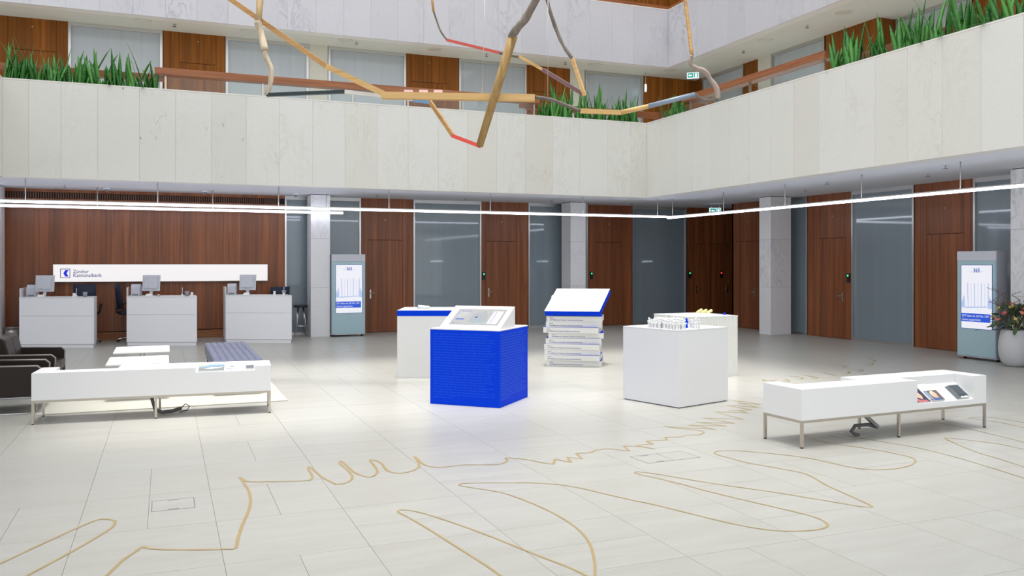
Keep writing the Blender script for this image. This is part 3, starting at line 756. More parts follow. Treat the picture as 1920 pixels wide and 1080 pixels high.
GRP = {'b': 'snake plants on the back parapet', 'c': 'snake plants in the corner', 'd': 'snake plants round the corner', 'e': 'snake plants on the right parapet'}
nl = 0
for u, v, g in pl_spots:
    pcount[g] = pcount.get(g, 0) + 1
    t = thing('snake_plant', LBL[g] % ORDS[pcount[g] - 1], 'plant', (u, v, 5.5), 0, GRP[g])
    for k in range(rp.randint(7, 9)):
        h = rp.choice((.35, .45, .6, .7, .85, 1.05)) * rp.uniform(.8, 1.15)
        if g == 'd': h *= .8
        drop = (k == 0 and rp.random() < .16)
        az = rp.uniform(0, 2 * PI)
        if drop: az = -PI / 2 if g in 'bc' else PI
        m = snake_leaf(rp, .55 if drop else h, rp.uniform(.044, .07), .1 if drop else rp.uniform(.02, .22), az, 1.3 if drop else rp.uniform(0, .22))
        o = m.build('leaf', M['leaf'], t); o.location = (rp.uniform(-.08, .08), rp.uniform(-.08, .08), -.02 + (.06 if drop else 0)); nl += 1

# ------------------------------------------------------------------ hanging sculpture of timber and branches
sc = thing('hanging_sculpture', 'hanging zigzag sculpture of jointed timber laths, branches and painted rods', 'sculpture', space(860, 200, 13.2))
S0 = sc.location.copy()
def smat(n, rgb, r=.6): return flat(n, rgb, r)
W_l = wood('pale_pine', (226, 190, 132), (212, 172, 112), (184, 138, 84), along='x', rough=.55)
W_m = wood('honey_timber', (204, 162, 106), (188, 144, 90), (150, 108, 64), along='x', rough=.55)
W_log = wood('rough_log', (190, 160, 104), (160, 128, 78), (112, 88, 54), along='z', rough=.7)
B_g = wood('grey_bark', (150, 140, 128), (120, 110, 100), (80, 72, 66), along='z', rough=.8)
B_p = wood('pale_birch_bark', (228, 216, 196), (208, 192, 168), (150, 130, 104), along='z', rough=.7)
def seg(name, pts, r, mat, sq=False, wob=0):
    P = [space(x, y, Z) - S0 for x, y, Z in pts]
    if not sq and len(P) > 2:
        Q = []
        for i in range(len(P) - 1):
            a, b_, c, d = P[max(i - 1, 0)], P[i], P[i + 1], P[min(i + 2, len(P) - 1)]
            for k in range(4):
                t = k / 4; Q.append(.5 * (2 * b_ + (c - a) * t + (2 * a - 5 * b_ + 4 * c - d) * t * t + (3 * b_ - a - 3 * c + d) * t ** 3))
        Q.append(P[-1]); P = Q
    if isinstance(r, tuple): rs = [r[0] + (r[1] - r[0]) * i / (len(P) - 1) for i in range(len(P))]
    else: rs = [r] * len(P)
    if wob: rs = [q * random.uniform(1 - wob, 1 + wob) for q in rs]
    if sq: rs = [q * 1.3 for q in rs]
    MB().tube(P, rs, 4 if sq else 9, smooth=not sq).build(name, mat, sc)
seg('timber_lath', [(380, -42, 13.9), (434, 0, 13.8), (613, 125, 13.4)], .042, W_m, True)
seg('timber_lath', [(613, 125, 13.4), (720, 176, 13.2)], .047, W_l, True)
seg('timber_lath', [(716, 179, 13.2), (1003, 184, 13.0)], .056, W_l, True)
seg('branch', [(1003, 182, 13.0), (1033, 187, 12.9), (1060, 197, 12.9), (1088, 208, 12.8)], .03, B_g, wob=.12)
seg('timber_lath', [(1088, 208, 12.8), (1165, 211, 12.8)], .036, W_l, True)
seg('round_rod', [(1164, 211, 12.8), (1217, 199, 12.7)], .036, W_l)
seg('painted_tube', [(1216, 199, 12.7), (1303, 177, 12.6)], .038, flat('blue_grey_paint', (134, 146, 162), .4))
seg('branch', [(1303, 177, 12.6), (1316, 186, 12.6), (1330, 188, 12.6), (1346, 185, 12.6)], .028, B_g, wob=.12)
seg('branch', [(1346, 186, 12.6), (1343, 165, 12.6), (1331, 148, 12.6), (1322, 134, 12.6), (1303, 127, 12.6), (1294, 118, 12.6), (1297, 104, 12.6)], (.042, .03), wood('pale_grey_branch', (188, 172, 158), (164, 148, 136), (120, 108, 98), along='z', rough=.75), wob=.1)
seg('round_rod', [(1297, 104, 12.6), (1291, 52, 12.7), (1283, -12, 12.8)], .026, W_m)
seg('birch_branch', [(500, 178, 13.5), (506, 160, 13.5), (508, 147, 13.5), (508, 128, 13.5), (498, 106, 13.5), (497, 95, 13.5)], (.038, .042), B_p, wob=.12)
seg('peeled_branch', [(497, 96, 13.5), (490, 66, 13.6), (483, 40, 13.6)], (.055, .062), B_p, wob=.06)
seg('peeled_branch', [(484, 41, 13.6), (486, 20, 13.6), (488, -10, 13.7)], (.05, .054), wood('ochre_bark', (206, 180, 132), (186, 160, 116), (140, 116, 80), along='z', rough=.7), wob=.08)
seg('dark_rod', [(500, 178, 13.5), (646, 172, 13.5)], .03, flat('dark_green_paint', (44, 56, 56), .35), True)
seg('white_lath', [(647, 172, 13.5), (776, 186.5, 13.4)], .03, flat('white_paint', (232, 230, 226), .5), True)
seg('blue_lath', [(774, 187, 13.4), (806, 190.5, 13.4)], .036, flat('sky_blue_paint', (120, 170, 220), .5), True)
seg('timber_lath', [(805, 189, 13.4), (849, 254, 13.2)], .03, W_m, True)
seg('red_lath', [(848, 254.5, 13.2), (901, 274.5, 13.1)], .03, flat('coral_red_paint', (232, 84, 70), .5), True)
seg('log', [(899, 274, 13.1), (962, 67, 12.7)], (.056, .072), W_log, wob=.0)
seg('branch', [(958, 70, 12.7), (972, 50, 12.6), (987, 32, 12.6), (1012, -14, 12.5)], .058, B_g, wob=.08)
seg('branch', [(1024, -10, 13.0), (1031, 20, 13.0), (1043, 55, 13.0), (1056, 85, 13.0), (1073, 110, 13.0)], (.03, .024), B_g, wob=.18)
seg('timber_lath', [(1073, 109, 13.0), (1096, 179, 12.9)], .026, W_l, True)
seg('painted_lath', [(1018, 131, 13.4), (1093, 176, 13.0)], .032, flat('mauve_paint', (124, 94, 94), .5), True)
seg('timber_lath', [(974, 106, 13.5), (1019, 131.5, 13.4)], .024, W_l, True)
seg('branch', [(936, 99, 13.6), (955, 103, 13.6), (975, 107, 13.5)], .022, B_g)
seg('red_lath', [(838, 75, 13.9), (937, 99, 13.6)], .022, flat('red_paint', (206, 84, 72), .5), True)
seg('branch', [(838, 75, 13.9), (826, 58, 13.9), (818, 36, 13.9), (813, 22, 13.9)], .016, B_g, wob=.15)
seg('round_rod', [(813, 22, 13.9), (809, -12, 13.9)], .02, W_m)
for x in (766, 794, 821.5): seg('pink_block', [(x - 8, 171.2, 13.15), (x + 8, 171.6, 13.15)], .022, flat('pink_card', (240, 206, 208), .7), True)
seg('cable', [(910, -30, 13.0), (904, 178, 13.05)], .004, M['alu']); seg('cable', [(1027.5, -30, 12.9), (1027, 185, 12.9)], .004, M['alu'])
# ------------------------------------------------------------------ reception sign
sg = thing('bank_sign', 'long lit white sign with blue emblem and lettering on the walnut wall', 'sign', (-2.46, WV - .12, 1.42))
MB().box(0, 4.89, .0, .11, 0, .425).build('light_box', M['alu'], sg)
MB().box(.012, 4.878, -.006, -.001, .012, .413).build('lit_face', M['sign_lit'], sg)
em = MB(); T = .013
for q in ((.155, .365, .10, .10 + T), (.155, .365, .318 - T, .318), (.155, .155 + T, .10, .318), (.365 - T, .365, .10, .318)): em.box(q[0], q[1], -.010, -.007, q[2], q[3])
em.build('emblem_border', M['sign_blue'], sg)
MB().prism([(.22, .21), (.262, .288), (.333, .288), (.287, .21), (.333, .132), (.262, .132)], 'y', -.011, -.007).build('emblem', flat('lit_emblem_blue', (0, 20, 150), .5, emit=.9, emit_rgb=(0, 34, 200)), sg)
lettering('lettering', 'Z\u00fcrcher', .118, M['sign_blue'], sg, (.425, -.009, .212), (1, 0, 0), (0, 0, 1), .335, weight=.007)
lettering('lettering', 'Kantonalbank', .118, M['sign_blue'], sg, (.425, -.009, .122), (1, 0, 0), (0, 0, 1), .61, weight=.007)

# ------------------------------------------------------------------ reception desks and what stands on them
def desk(u, v, w, ang, label):
    """plan is a parallelogram: slanted front, ends square to the wall"""
    t = thing('reception_desk', label, 'desk', (u, v, 0), 0, 'white reception desks')
    a = math.radians(ang); D = .92
    def plan(x0, x1, y0, y1): return [(x * math.cos(a), x * math.sin(a) + y) for x, y in ((x0, y0), (x1, y0), (x1, y1), (x0, y1))]
    MB().prism(plan(.015, w - .015, .02, D - .03), 'z', 0, .07).build('plinth', M['counter'], t)
    MB().prism(plan(0, w, 0, .024), 'z', .078, .700).build('front_panel', M['counter'], t)
    MB().prism(plan(0, w, 0, .024), 'z', .704, 1.085).build('front_panel', M['counter'], t)
    for x in (.0, w - .022): MB().prism(plan(x, x + .022, .0245, D - .01), 'z', .078, 1.085).build('side_panel', M['counter'], t)
    MB().prism(plan(-.004, w + .004, -.004, D), 'z', 1.086, 1.112).build('worktop', M['white'], t)
    MB().prism(plan(0, .02, .05, D - .02), 'z', 1.1125, 1.31).build('privacy_panel', M['white'], t)
    return t
desks = []
for (u, v, w, a, lab) in ((-2.99, 21.60, 1.62, -20, 'white reception desk at the wall end, under the emblem of the lit sign'), (-.82, 21.32, 1.59, -21.5, 'white reception desk in the middle of the three'),
                          (1.31, 21.25, 1.575, -24.5, 'white reception desk beside the marble pillar')):
    desk(u, v, w, a, lab); desks.append((Vector((u, v, 1.112)), math.radians(a), w))
def on_desk(k, x, y):
    b, a, w = desks[k]
    return (b.x + x * math.cos(a), b.y + x * math.sin(a) + y, b.z), a
ORD = ('first desk by the wall end', 'middle desk', 'desk beside the marble pillar')
def monitor(k, x, y, tilt):
    loc, a = on_desk(k, x, y)
    t = thing('monitor', 'grey computer monitor seen from behind on the ' + ORD[k], 'monitor', loc, a + tilt, 'monitors on the desks')
    Mt = Matrix.Translation((0, 0, .30)) @ Matrix.Rotation(math.radians(-6), 4, 'X')
    MB().box(-.20, .20, .0, .022, -.185, .185, Mt).build('display', M['plastic'], t, .006)
    b = MB().box(-.15, .15, -.030, -.0005, -.13, .14, Mt).build('rear_cover', M['plastic'], t, .006)
    for s in (-1, 1):
        MB().box(s * .085 - .045, s * .085 + .045, -.036, -.0305, -.11, .10, Mt).build('cable_cover', M['plastic'], b, .003)
    MB().box(-.06, -.045, -.034, -.0305, -.12, .11, Mt).build('slot', M['plastic_d'], b)
    MB().prism([(-.03, .02), (-.055, .015), (.035, .16), (.045, .15)], 'x', -.035, .035).build('stand_arm', M['plastic'], t, .004)
    MB().box(-.10, .10, -.12, .09, 0, .014).build('base', M['plastic'], t, .005)
monitor(0, .50, .42, .1); monitor(1, .55, .40, .04); monitor(2, .56, .40, .0)
def printer(k, x, y):
    loc, a = on_desk(k, x, y)
    t = thing('printer', 'small pale grey receipt printer on the ' + ORD[k], 'printer', loc, a + .25, 'receipt printers on the desks')
    MB().prism([(-.13, 0), (.16, 0), (.16, .2), (.06, .27), (-.05, .27), (-.13, .2)], 'x', -.10, .10).build('housing', M['plastic'], t, .012)
    MB().box(-.085, .085, -.139, -.1305, .05, .17).build('front_cover', M['plastic'], t, .004)
    MB().prism([(-.045, .2705), (.055, .2705), (.04, .285), (-.03, .285)], 'x', -.085, .085).build('dark_lid', M['black'], t, .003)
    MB().box(-.06, .06, -.136, -.1305, .015, .04).build('paper_slot', M['plastic_d'], t)
printer(0, .20, .62); printer(1, .20, .60); printer(2, .20, .60)
def holder(k, x, y):
    loc, a = on_desk(k, x, y)
    t = thing('leaflet_stand', 'low slanted white leaflet under the monitor of the ' + ORD[k], 'leaflet', loc, a, 'slanted leaflets on the desks')
    MB().prism([(-.06, 0), (.05, 0), (.05, .055), (.04, .055)], 'x', -.07, .07).build('stand', M['white'], t, .002)
    MB().add([(-.065, -.058, .006), (.065, -.058, .006), (.065, .036, .058), (-.065, .036, .058)], [(0, 1, 2, 3)]).build('printed_sheet', M['white_warm'], t)
holder(0, .44, .12); holder(1, .50, .12); holder(2, .50, .12)
def cup(k, x, y):
    loc, a = on_desk(k, x, y)
    t = tag(MB().lathe([(.036, 0), (.052, .115), (.047, .115), (.033, .006)], 16).build('cup', flat('smoky_plastic', (140, 144, 156), .25), None), 'smoky grey tumbler on the ' + ORD[k], 'cup', 'tumblers on the desks')
    t.location = loc
cup(0, 1.41, .2); cup(1, 1.37, .2); cup(2, 1.42, .25)
def pen(k, x, y):
    loc, a = on_desk(k, x, y)
    t = thing('pen_stand', 'white pen standing in a cone base on the ' + ORD[k], 'pen', loc, a, 'desk pens')
    MB().lathe([(.03, 0), (.028, .02), (.012, .06)], 12).build('base', M['white'], t)
    MB().tube([(0, 0, .055), (.006, 0, .2)], .007, 6).build('pen', M['plastic'], t)
pen(0, 1.22, .15); pen(1, 1.26, .15); pen(2, 1.40, .12)
def card_box(k, x, y, w, h, lab):
    loc, a = on_desk(k, x, y)
    t = thing('card_holder', lab, 'card holder', loc, a)
    MB().box(-w / 2, w / 2, -.02, .02, 0, h * .35).build('tray', M['white'], t, .002)
    MB().prism([(-.012, .01), (.006, .01), (.016, h), (.0, h)], 'x', -w / 2 + .004, w / 2 - .004).build('cards', M['white_warm'], t)
card_box(0, 1.18, .1, .07, .09, 'small white card holder beside the pen on the first desk')
card_box(1, 1.48, .12, .06, .095, 'small white card holder at the end of the middle desk')
card_box(2, 1.18, .15, .055, .10, 'small white card holder on the desk beside the pillar')
loc, a = on_desk(0, .95, .2)
tag(MB().box(-.14, .14, -.1, .1, 0, .008).build('document_tray', M['plastic'], None, .002), 'flat pale document mat on the first desk', 'tray'); bpy.data.objects['document_tray'].location = loc; bpy.data.objects['document_tray'].rotation_euler.z = a
loc, a = on_desk(1, .72, .22)
tag(MB().lathe([(.03, 0), (.036, .02), (.03, .045), (.01, .05)], 12).build('hand_bell', M['steel'], None), 'small round metal bell on the middle desk', 'bell'); bpy.data.objects['hand_bell'].location = loc

# ------------------------------------------------------------------ office chairs and stools behind the desks
def office_chair(loc, rz, label, seat=.52):
    t = thing('office_chair', label, 'chair', loc, rz, 'dark office chairs behind the desks')
    for k in range(5):
        a = 2 * PI * k / 5
        lg = MB().tube([(0, 0, .10), (.15 * math.cos(a), .15 * math.sin(a), .095), (.29 * math.cos(a), .29 * math.sin(a), .075)], [.024, .02, .015], 6).build('leg', M['chrome'], t)
        MB().tube([(.29 * math.cos(a) - .012, .29 * math.sin(a), .028), (.29 * math.cos(a) + .012, .29 * math.sin(a), .028)], .028, 10).build('caster', M['black'], lg)
    MB().tube([(0, 0, .11), (0, 0, seat - .06)], .026, 8).build('column', M['black'], t)
    MB().box(-.23, .23, -.22, .22, seat - .055, seat + .03).build('seat', M['navy'], t, .03)
    MB().tube([(0, -.14, seat - .04), (0, -.28, seat + .0), (0, -.29, seat + .25)], .025, 6).build('back_bar', M['black'], t)
    bk = MB(); n = 7; rows = [(seat + .08, -.23), (seat + .3, -.265), (seat + .5, -.28), (seat + .68, -.31)]
    vs = []
    for off in (0, -.03):
        for z, y in rows:
            for i in range(n):
                x = (-1 + 2 * i / (n - 1)); vs.append((x * .24, y + off + .05 * x * x, z))
    f = []; R = len(rows); N = n * R
    for r in range(R - 1):
        for i in range(n - 1):
            q = r * n + i; f += [(q, q + 1, q + n + 1, q + n), (N + q, N + q + n, N + q + n + 1, N + q + 1)]
    for i in range(n - 1): f += [(i, N + i, N + i + 1, i + 1), (N - n + i, N - n + i + 1, 2 * N - n + i + 1, 2 * N - n + i)]
    for r in range(R - 1):
        q = r * n; f += [(q, q + n, N + q + n, N + q), (q + n - 1, N + q + n - 1, N + q + 2 * n - 1, q + 2 * n - 1)]
    bk.add(vs, f, True).build('backrest', M['navy'], t)
    for s in (-1, 1):
        MB().tube([(s * .2, 0, seat - .02), (s * .285, -.06, seat + .02), (s * .295, -.1, seat + .16), (s * .295, .0, seat + .21), (s * .295, .14, seat + .2), (s * .29, .1, seat + .08), (s * .27, .02, seat - .01)], .016, 6).build('armrest', M['black'], t)
office_chair((-1.72, 22.42, 0), math.radians(-5), 'dark office chair whose back shows over the first desk', .70)
office_chair((-.80, 22.45, 0), math.radians(-75), 'dark office chair turned sideways beside the middle desk', .70)
office_chair((2.62, 22.42, 0), math.radians(10), 'dark office chair behind the desk beside the pillar', .60)
st = thing('bar_stool', 'black seated bar stool with chrome legs between the desk and the pillar', 'stool', (3.2, 22.35, 0))
MB().lathe([(.165, .745), (.18, .76), (.18, .785), (.16, .80)], 18).build('seat', M['black'], st)
for k in range(4):
    a = PI / 4 + k * PI / 2
    MB().tube([(.09 * math.cos(a), .09 * math.sin(a), .75), (.2 * math.cos(a), .2 * math.sin(a), 0)], .011, 7).build('leg', M['chrome'], st)
MB().tube([(.162 * math.cos(2 * PI * k / 20), .162 * math.sin(2 * PI * k / 20), .27) for k in range(21)], .009, 6, cap=False).build('footrest', M['chrome'], st)
bn = thing('waste_bin', 'round brushed metal waste bin by the walnut wall end', 'bin', (-3.235, 22.3, 0))
MB().lathe([(.13, 0), (.15, .39), (.145, .39), (.126, .01)], 20).build('body', M['steel'], bn)
MB().lathe([(.156, .39), (.156, .42), (.14, .42), (.14, .39)], 20).build('rim', M['alu_dark'], bn)

# ------------------------------------------------------------------ kiosks
def kiosk(loc, rz, label):
    t = thing('advertising_kiosk', label, 'kiosk', loc, rz, 'advertising kiosks')
    W_, D_, H_ = .86, .30, 2.10
    MB().box(-W_ / 2, W_ / 2, .012, D_, .045, H_).build('body', M['kiosk_body'], t, .006)
    MB().box(-W_ / 2 + .01, W_ / 2 - .01, -.001, .0115, .075, H_ - .19).build('glass_front', M['kiosk'], t, .002)
    MB().box(-W_ / 2 + .005, W_ / 2 - .005, -.001, .0115, H_ - .186, H_ - .004).build('top_panel', M['plastic'], t, .002)
    MB().box(-W_ / 2 + .09, W_ / 2 - .09, -.004, .0115, .052, .068).build('foot_rail', M['chrome'], t)
    for s in (-1, 1): MB().lathe([(.03, 0), (.03, .045)], 10, c=(s * .36, .14)).build('foot', M['black'], t)
    MB().box(-.006, .016, -.006, -.0012, .565, .578).build('sensor', M['black'], t)
    x0, x1, z0, z1 = -.325, .345, .605, 1.825
    scn = MB().box(x0, x1, -.005, -.0012, z0, z1).build('screen', M['screen_white'], t)
    y = -.0058
    fr = MB().box(x0 - .012, x0, -.005, -.0012, z0 - .01, z1 + .01).box(x1, x1 + .012, -.005, -.0012, z0 - .01, z1 + .01).box(x0, x1, -.005, -.0012, z1, z1 + .01).box(x0, x1, -.005, -.0012, z0 - .01, z0)
    fr.build('screen_bezel', flat('blue_bezel', (70, 110, 190), .3), t)
    q = lambda m, a, b, c, d, yy: m.add([(a, yy, c), (b, yy, c), (b, yy, d), (a, yy, d)], [(0, 1, 2, 3)])
    q(MB(), x0, x1 - .03, .735, .895, y).build('caption_band', M['screen_blue'], scn)
    g = MB()
    g.add([(x0, y, 1.0), (x0 + .09, y, 1.0), (x0 + .07, y, 1.26), (x0, y, 1.1)], [(0, 1, 2, 3)]).add([(x1, y, 1.0), (x1 - .085, y, 1.0), (x1 - .06, y, 1.26), (x1, y, 1.12)], [(0, 1, 2, 3)])
    g.add([(x0 + .09, y, .99), (x1 - .085, y, 1.02), (x1 - .1, y, 1.05), (x0 + .1, y, 1.03)], [(0, 1, 2, 3)])
    g.build('picture_shadow', M['screen_pale'], scn)
    n = 7
    for k in range(n):
        ta, tb = k / n, (k + .72) / n
        bx = lambda s_: x0 + .095 + s_ * .50; tx = lambda s_: x0 + .075 + s_ * .535
        MB().add([(bx(ta), y - .0004, 1.02 + .02 * ta), (bx(tb), y - .0004, 1.02 + .02 * tb), (tx(tb), y - .0004, 1.48), (tx(ta), y - .0004, 1.48)], [(0, 1, 2, 3)]).build('picture_stripe', M['screen_white'], scn)
        tc = (k + 1) / n
        MB().add([(bx(tb), y - .0004, 1.03 + .02 * tb), (bx(tc), y - .0004, 1.03 + .02 * tb), (tx(tc), y - .0004, 1.48), (tx(tb), y - .0004, 1.48)], [(0, 1, 2, 3)]).build('picture_groove', M['screen_lilac'] if k % 2 else M['screen_pale'], scn)
    lettering('lettering', 'CHF', .055, M['screen_pale'], scn, (-.135, y, 1.69), (1, 0, 0), (0, 0, 1), .07)
    lettering('lettering', '363', .11, flat('lit_digit_blue', (20, 30, 80), .4, emit=.8, emit_rgb=(30, 80, 180)), scn, (-.058, y, 1.69), (1, 0, 0), (0, 0, 1), .135, weight=.025)
    lettering('lettering', 'Mio.', .055, M['screen_pale'], scn, (.085, y, 1.69), (1, 0, 0), (0, 0, 1), .07)
    lettering('lettering', '2017 haben wir 363 Mio. CHF', .062, M['screen_white'], scn, (x0 + .015, y - .0005, .828), (1, 0, 0), (0, 0, 1), .585)
    lettering('lettering', 'Gewinn ausgesch\u00fcttet.', .062, M['screen_white'], scn, (x0 + .015, y - .0005, .757), (1, 0, 0), (0, 0, 1), .42)
    return t
kiosk((4.33, 21.87, 0), 0, 'advertising kiosk with a lit screen beside the marble pillar by the desks')
kiosk((14.46, 11.98, 0), -PI / 2, 'advertising kiosk with a lit screen beside the flower vase')

# ------------------------------------------------------------------ exhibition cubes
NAMES = ('Adlikon, Adliswil, Aesch, Aeugst a.A., Affoltern a.A., Altikon, Andelfingen, Bachenb\u00fclach, Bachs, B\u00e4retswil, Bassersdorf, Bauma, Benken, Berg a.I., Birmensdorf, Bonstetten, Boppelsen, Br\u00fctten, Bubikon, Buch a.I., Buchs, B\u00fclach, Dachsen, D\u00e4gerlen, '
 'D\u00e4llikon, D\u00e4nikon, D\u00e4ttlikon, Dielsdorf, Dietikon, Dietlikon, Dinhard, Dorf, D\u00fcbendorf, D\u00fcrnten, Egg, Eglisau, Elgg, Ellikon a.d.Th., Elsau, Embrach, Erlenbach, F\u00e4llanden, Fehraltorf, Feuerthalen, Fischenthal, Flaach, Flurlingen, Freienstein-Teufen, Geroldswil, Glattfelden, '
 'Gossau, Greifensee, Gr\u00fcningen, Hagenbuch, Hausen a.A., Hedingen, Henggart, Herrliberg, Hettlingen, Hinwil, Hirzel, Hittnau, Hochfelden, Hofstetten, Hombrechtikon, Horgen, H\u00f6ri, Humlikon, H\u00fcntwangen, H\u00fctten, H\u00fcttikon, Illnau-Effretikon, Kappel a.A., Kilchberg, Kleinandelfingen, '
 'Kloten, Knonau, K\u00fcsnacht, Langnau a.A., Laufen-Uhwiesen, Lindau, Lufingen, M\u00e4nnedorf, Marthalen, Maschwanden, Maur, Meilen, Mettmenstetten, M\u00f6nchaltorf, Neerach, Neftenbach, Niederglatt, Niederhasli, Niederweningen, N\u00fcrensdorf, Oberembrach, Oberengstringen, Oberglatt, Oberrieden, '
 'Oberstammheim, Oberweningen, Obfelden, Oetwil a.S., Oetwil a.d.L., Opfikon, Ossingen, Otelfingen, Ottenbach, Pf\u00e4ffikon, Pfungen, Rafz, Regensberg, Regensdorf, Rheinau, Richterswil, Rickenbach, Rifferswil, Rorbas, R\u00fcmlang, R\u00fcschlikon, Russikon, R\u00fcti, Schlatt, Schleinikon, Schlieren, '
 'Sch\u00f6fflisdorf, Sch\u00f6nenberg, Schwerzenbach, Seegr\u00e4ben, Seuzach, Stadel, St\u00e4fa, Stallikon, Steinmaur, Thalheim a.d.Th., Thalwil, Tr\u00fcllikon, Truttikon, Turbenthal, Uetikon a.S., Uitikon, Unterengstringen, Unterstammheim, Urdorf, Uster, Volken, Volketswil, W\u00e4denswil, Wald, Wallisellen, '
 'Waltalingen, Wangen-Br\u00fcttisellen, Wasterkingen, Weiach, Weiningen, Weisslingen, Wettswil a.A., Wetzikon, Wiesendangen, Wil, Wila, Wildberg, Winkel, Winterthur, Zell, Zollikon, Zumikon, Z\u00fcrich').split(' ')
def wrap(words_, n):
    out, cur = [], ''
    for w in words_:
        if len(cur) + len(w) + 1 > n: out.append(cur); cur = w
        else: cur = (cur + ' ' + w).strip()
    return out + [cur]
LINES = wrap(NAMES, 80)
cu = thing('blue_cube', 'signal blue exhibition cube printed with place names, white slanted console on top', 'exhibition cube', (3.25, 10.96, 0), math.atan2(-.69, .72))
MB().box(0, 1, 0, 1.015, 0, .985).build('body', M['blue'], cu, .002)
MB().box(-.001, 1.001, -.001, 1.016, .9855, 1.0).build('top_plate', M['white'], cu, .001)
MB().box(-.0015, .004, -.0015, .004, 0, .985).build('edge_strip', M['white'], cu)
NL = len(LINES); pitch = .87 / NL
o = lettering('name_lettering', '\n'.join(LINES), .026, M['name_print'], cu, (.05, -.0012, .925), (1, 0, 0), (0, 0, 1), .90, 'LEFT', pitch / .026); o['kind'] = 'stuff'
o = lettering('name_lettering', '\n'.join(LINES), .026, flat('pale_blue_print_side', (44, 108, 226), .5), cu, (1.0012, .05, .925), (0, 1, 0), (0, 0, 1), .91, 'LEFT', pitch / .026); o['kind'] = 'stuff'
# console (part of the cube)
cx0, cx1, cy0, cy1, ch = .10, .975, .055, .60, .275
co = MB().prism([(cy0, 1.0005), (cy1, 1.0005), (cy1, 1.0 + ch), (cy1 - .02, 1.0 + ch)], 'x', cx0, cx1).build('console', M['white'], cu, .003)
A = Vector((cx0, cy0, 1.0005)); B_ = Vector((cx0, cy1 - .02, 1.0 + ch)); SY = (B_ - A).normalized(); SL = (B_ - A).length; SX = Vector((1, 0, 0)); SNn = SX.cross(SY)
Wc = cx1 - cx0
def onc(x, y, d=.0015): return A + SX * x + SY * y + SNn * d
def cquad(m, x0, y0, x1, y1, d=.0015): return m.add([onc(x0, y0, d), onc(x1, y0, d), onc(x1, y1, d), onc(x0, y1, d)], [(0, 1, 2, 3)])
sx0, sx1, sy0, sy1 = .105, Wc - .075, .105, SL - .085
cquad(MB(), sx0 - .006, sy0 - .006, sx1 + .006, sy1 + .006, .0008).build('screen_bezel', M['plastic_d'], cu)
scr = cquad(MB(), sx0, sy0, sx1, sy1, .0014).build('touch_screen', M['screen_grey'], cu)
sw, sh = sx1 - sx0, sy1 - sy0
Q = lambda a, b: (sx0 + a * sw, sy0 + b * sh)
def cpoly(name, pts, mat, d): MB().add([onc(*Q(*p), d) for p in pts], [tuple(range(len(pts)))]).build(name, mat, scr)
cpoly('map_area', [(.36, .18), (.44, .14), (.47, .10), (.52, .16), (.60, .14), (.68, .2), (.73, .3), (.71, .42), (.70, .56), (.66, .66), (.62, .8), (.58, .92), (.545, .84), (.49, .76), (.44, .8), (.38, .70), (.37, .56), (.35, .42), (.36, .32), (.335, .24)], M['screen_map'], .0018)
lk = [(.455, .44), (.452, .36), (.47, .27), (.51, .2), (.56, .165), (.62, .18), (.67, .2)]
lkm = MB()
for a, b in zip(lk[:-1], lk[1:]):
    pa, pb = Q(*a), Q(*b); dx, dy = pb[0] - pa[0], pb[1] - pa[1]; l = math.hypot(dx, dy); nx, ny = -dy / l * .005, dx / l * .005
    lkm.add([onc(pa[0] + nx, pa[1] + ny, .0022), onc(pa[0] - nx, pa[1] - ny, .0022), onc(pb[0] - nx, pb[1] - ny, .0022), onc(pb[0] + nx, pb[1] + ny, .0022)], [(0, 1, 2, 3)])
lkm.build('lake', M['screen_lake'], scr)
cpoly('selected_town', [(.435, .44), (.47, .42), (.50, .46), (.495, .51), (.465, .53), (.44, .49)], flat('lit_screen_navy', (20, 30, 80), .3, emit=.6, emit_rgb=(44, 72, 140)), .0023)
cpoly('lake', [(.53, .40), (.55, .38), (.555, .43), (.535, .45)], M['screen_lake'], .0023); cpoly('lake', [(.60, .42), (.617, .41), (.617, .45), (.6, .45)], M['screen_lake'], .0023)
cpoly('list_panel', [(.76, .08), (.965, .08), (.965, .88), (.76, .88)], M['screen_white'], .0018)
cpoly('list_bar', [(.822, .13), (.83, .13), (.83, .84), (.822, .84)], M['screen_blue'], .0022)
for k in range(13): cpoly('list_line', [(.87, .14 + k * .054), (.90 + .04 * ((k * 7) % 3) / 2, .14 + k * .054), (.90 + .04 * ((k * 7) % 3) / 2, .155 + k * .054), (.87, .155 + k * .054)], M['grey_print'], .0022)
cpoly('list_line', [(.785, .14), (.79, .14), (.79, .84), (.785, .84)], M['grey_print'], .0022)
cpoly('button', [(.06, .31), (.235, .31), (.235, .375), (.06, .375)], M['screen_blue'], .0018)
for k, w in enumerate((.20, .22, .21, .16)): cpoly('text_line', [(.055, .76 - k * .045), (.055 + w, .76 - k * .045), (.055 + w, .772 - k * .045), (.055, .772 - k * .045)], M['grey_print'], .0018)
for k, w in enumerate((.22, .26, .19)): cpoly('text_line', [(.03, .54 - k * .04), (.03 + w, .54 - k * .04), (.03 + w, .552 - k * .04), (.03, .552 - k * .04)], M['grey_print'], .0018)
lettering('lettering', 'Gemeinden', .036, M['blue_print'], scr, onc(*Q(.075, .83), .0019), SX, SY, .145)
cpoly('emblem', [(.055, .06), (.078, .06), (.078, .12), (.055, .12)], M['screen_blue'], .0018)
lettering('lettering', 'Z\u00fcrcher Kantonalbank', .014, M['blue_print'], scr, onc(*Q(.095, .075), .0019), SX, SY, .075)
cpoly('label_mark', [(.705, .70), (.735, .70), (.735, .72), (.705, .72)], M['blue_print'], .0018)

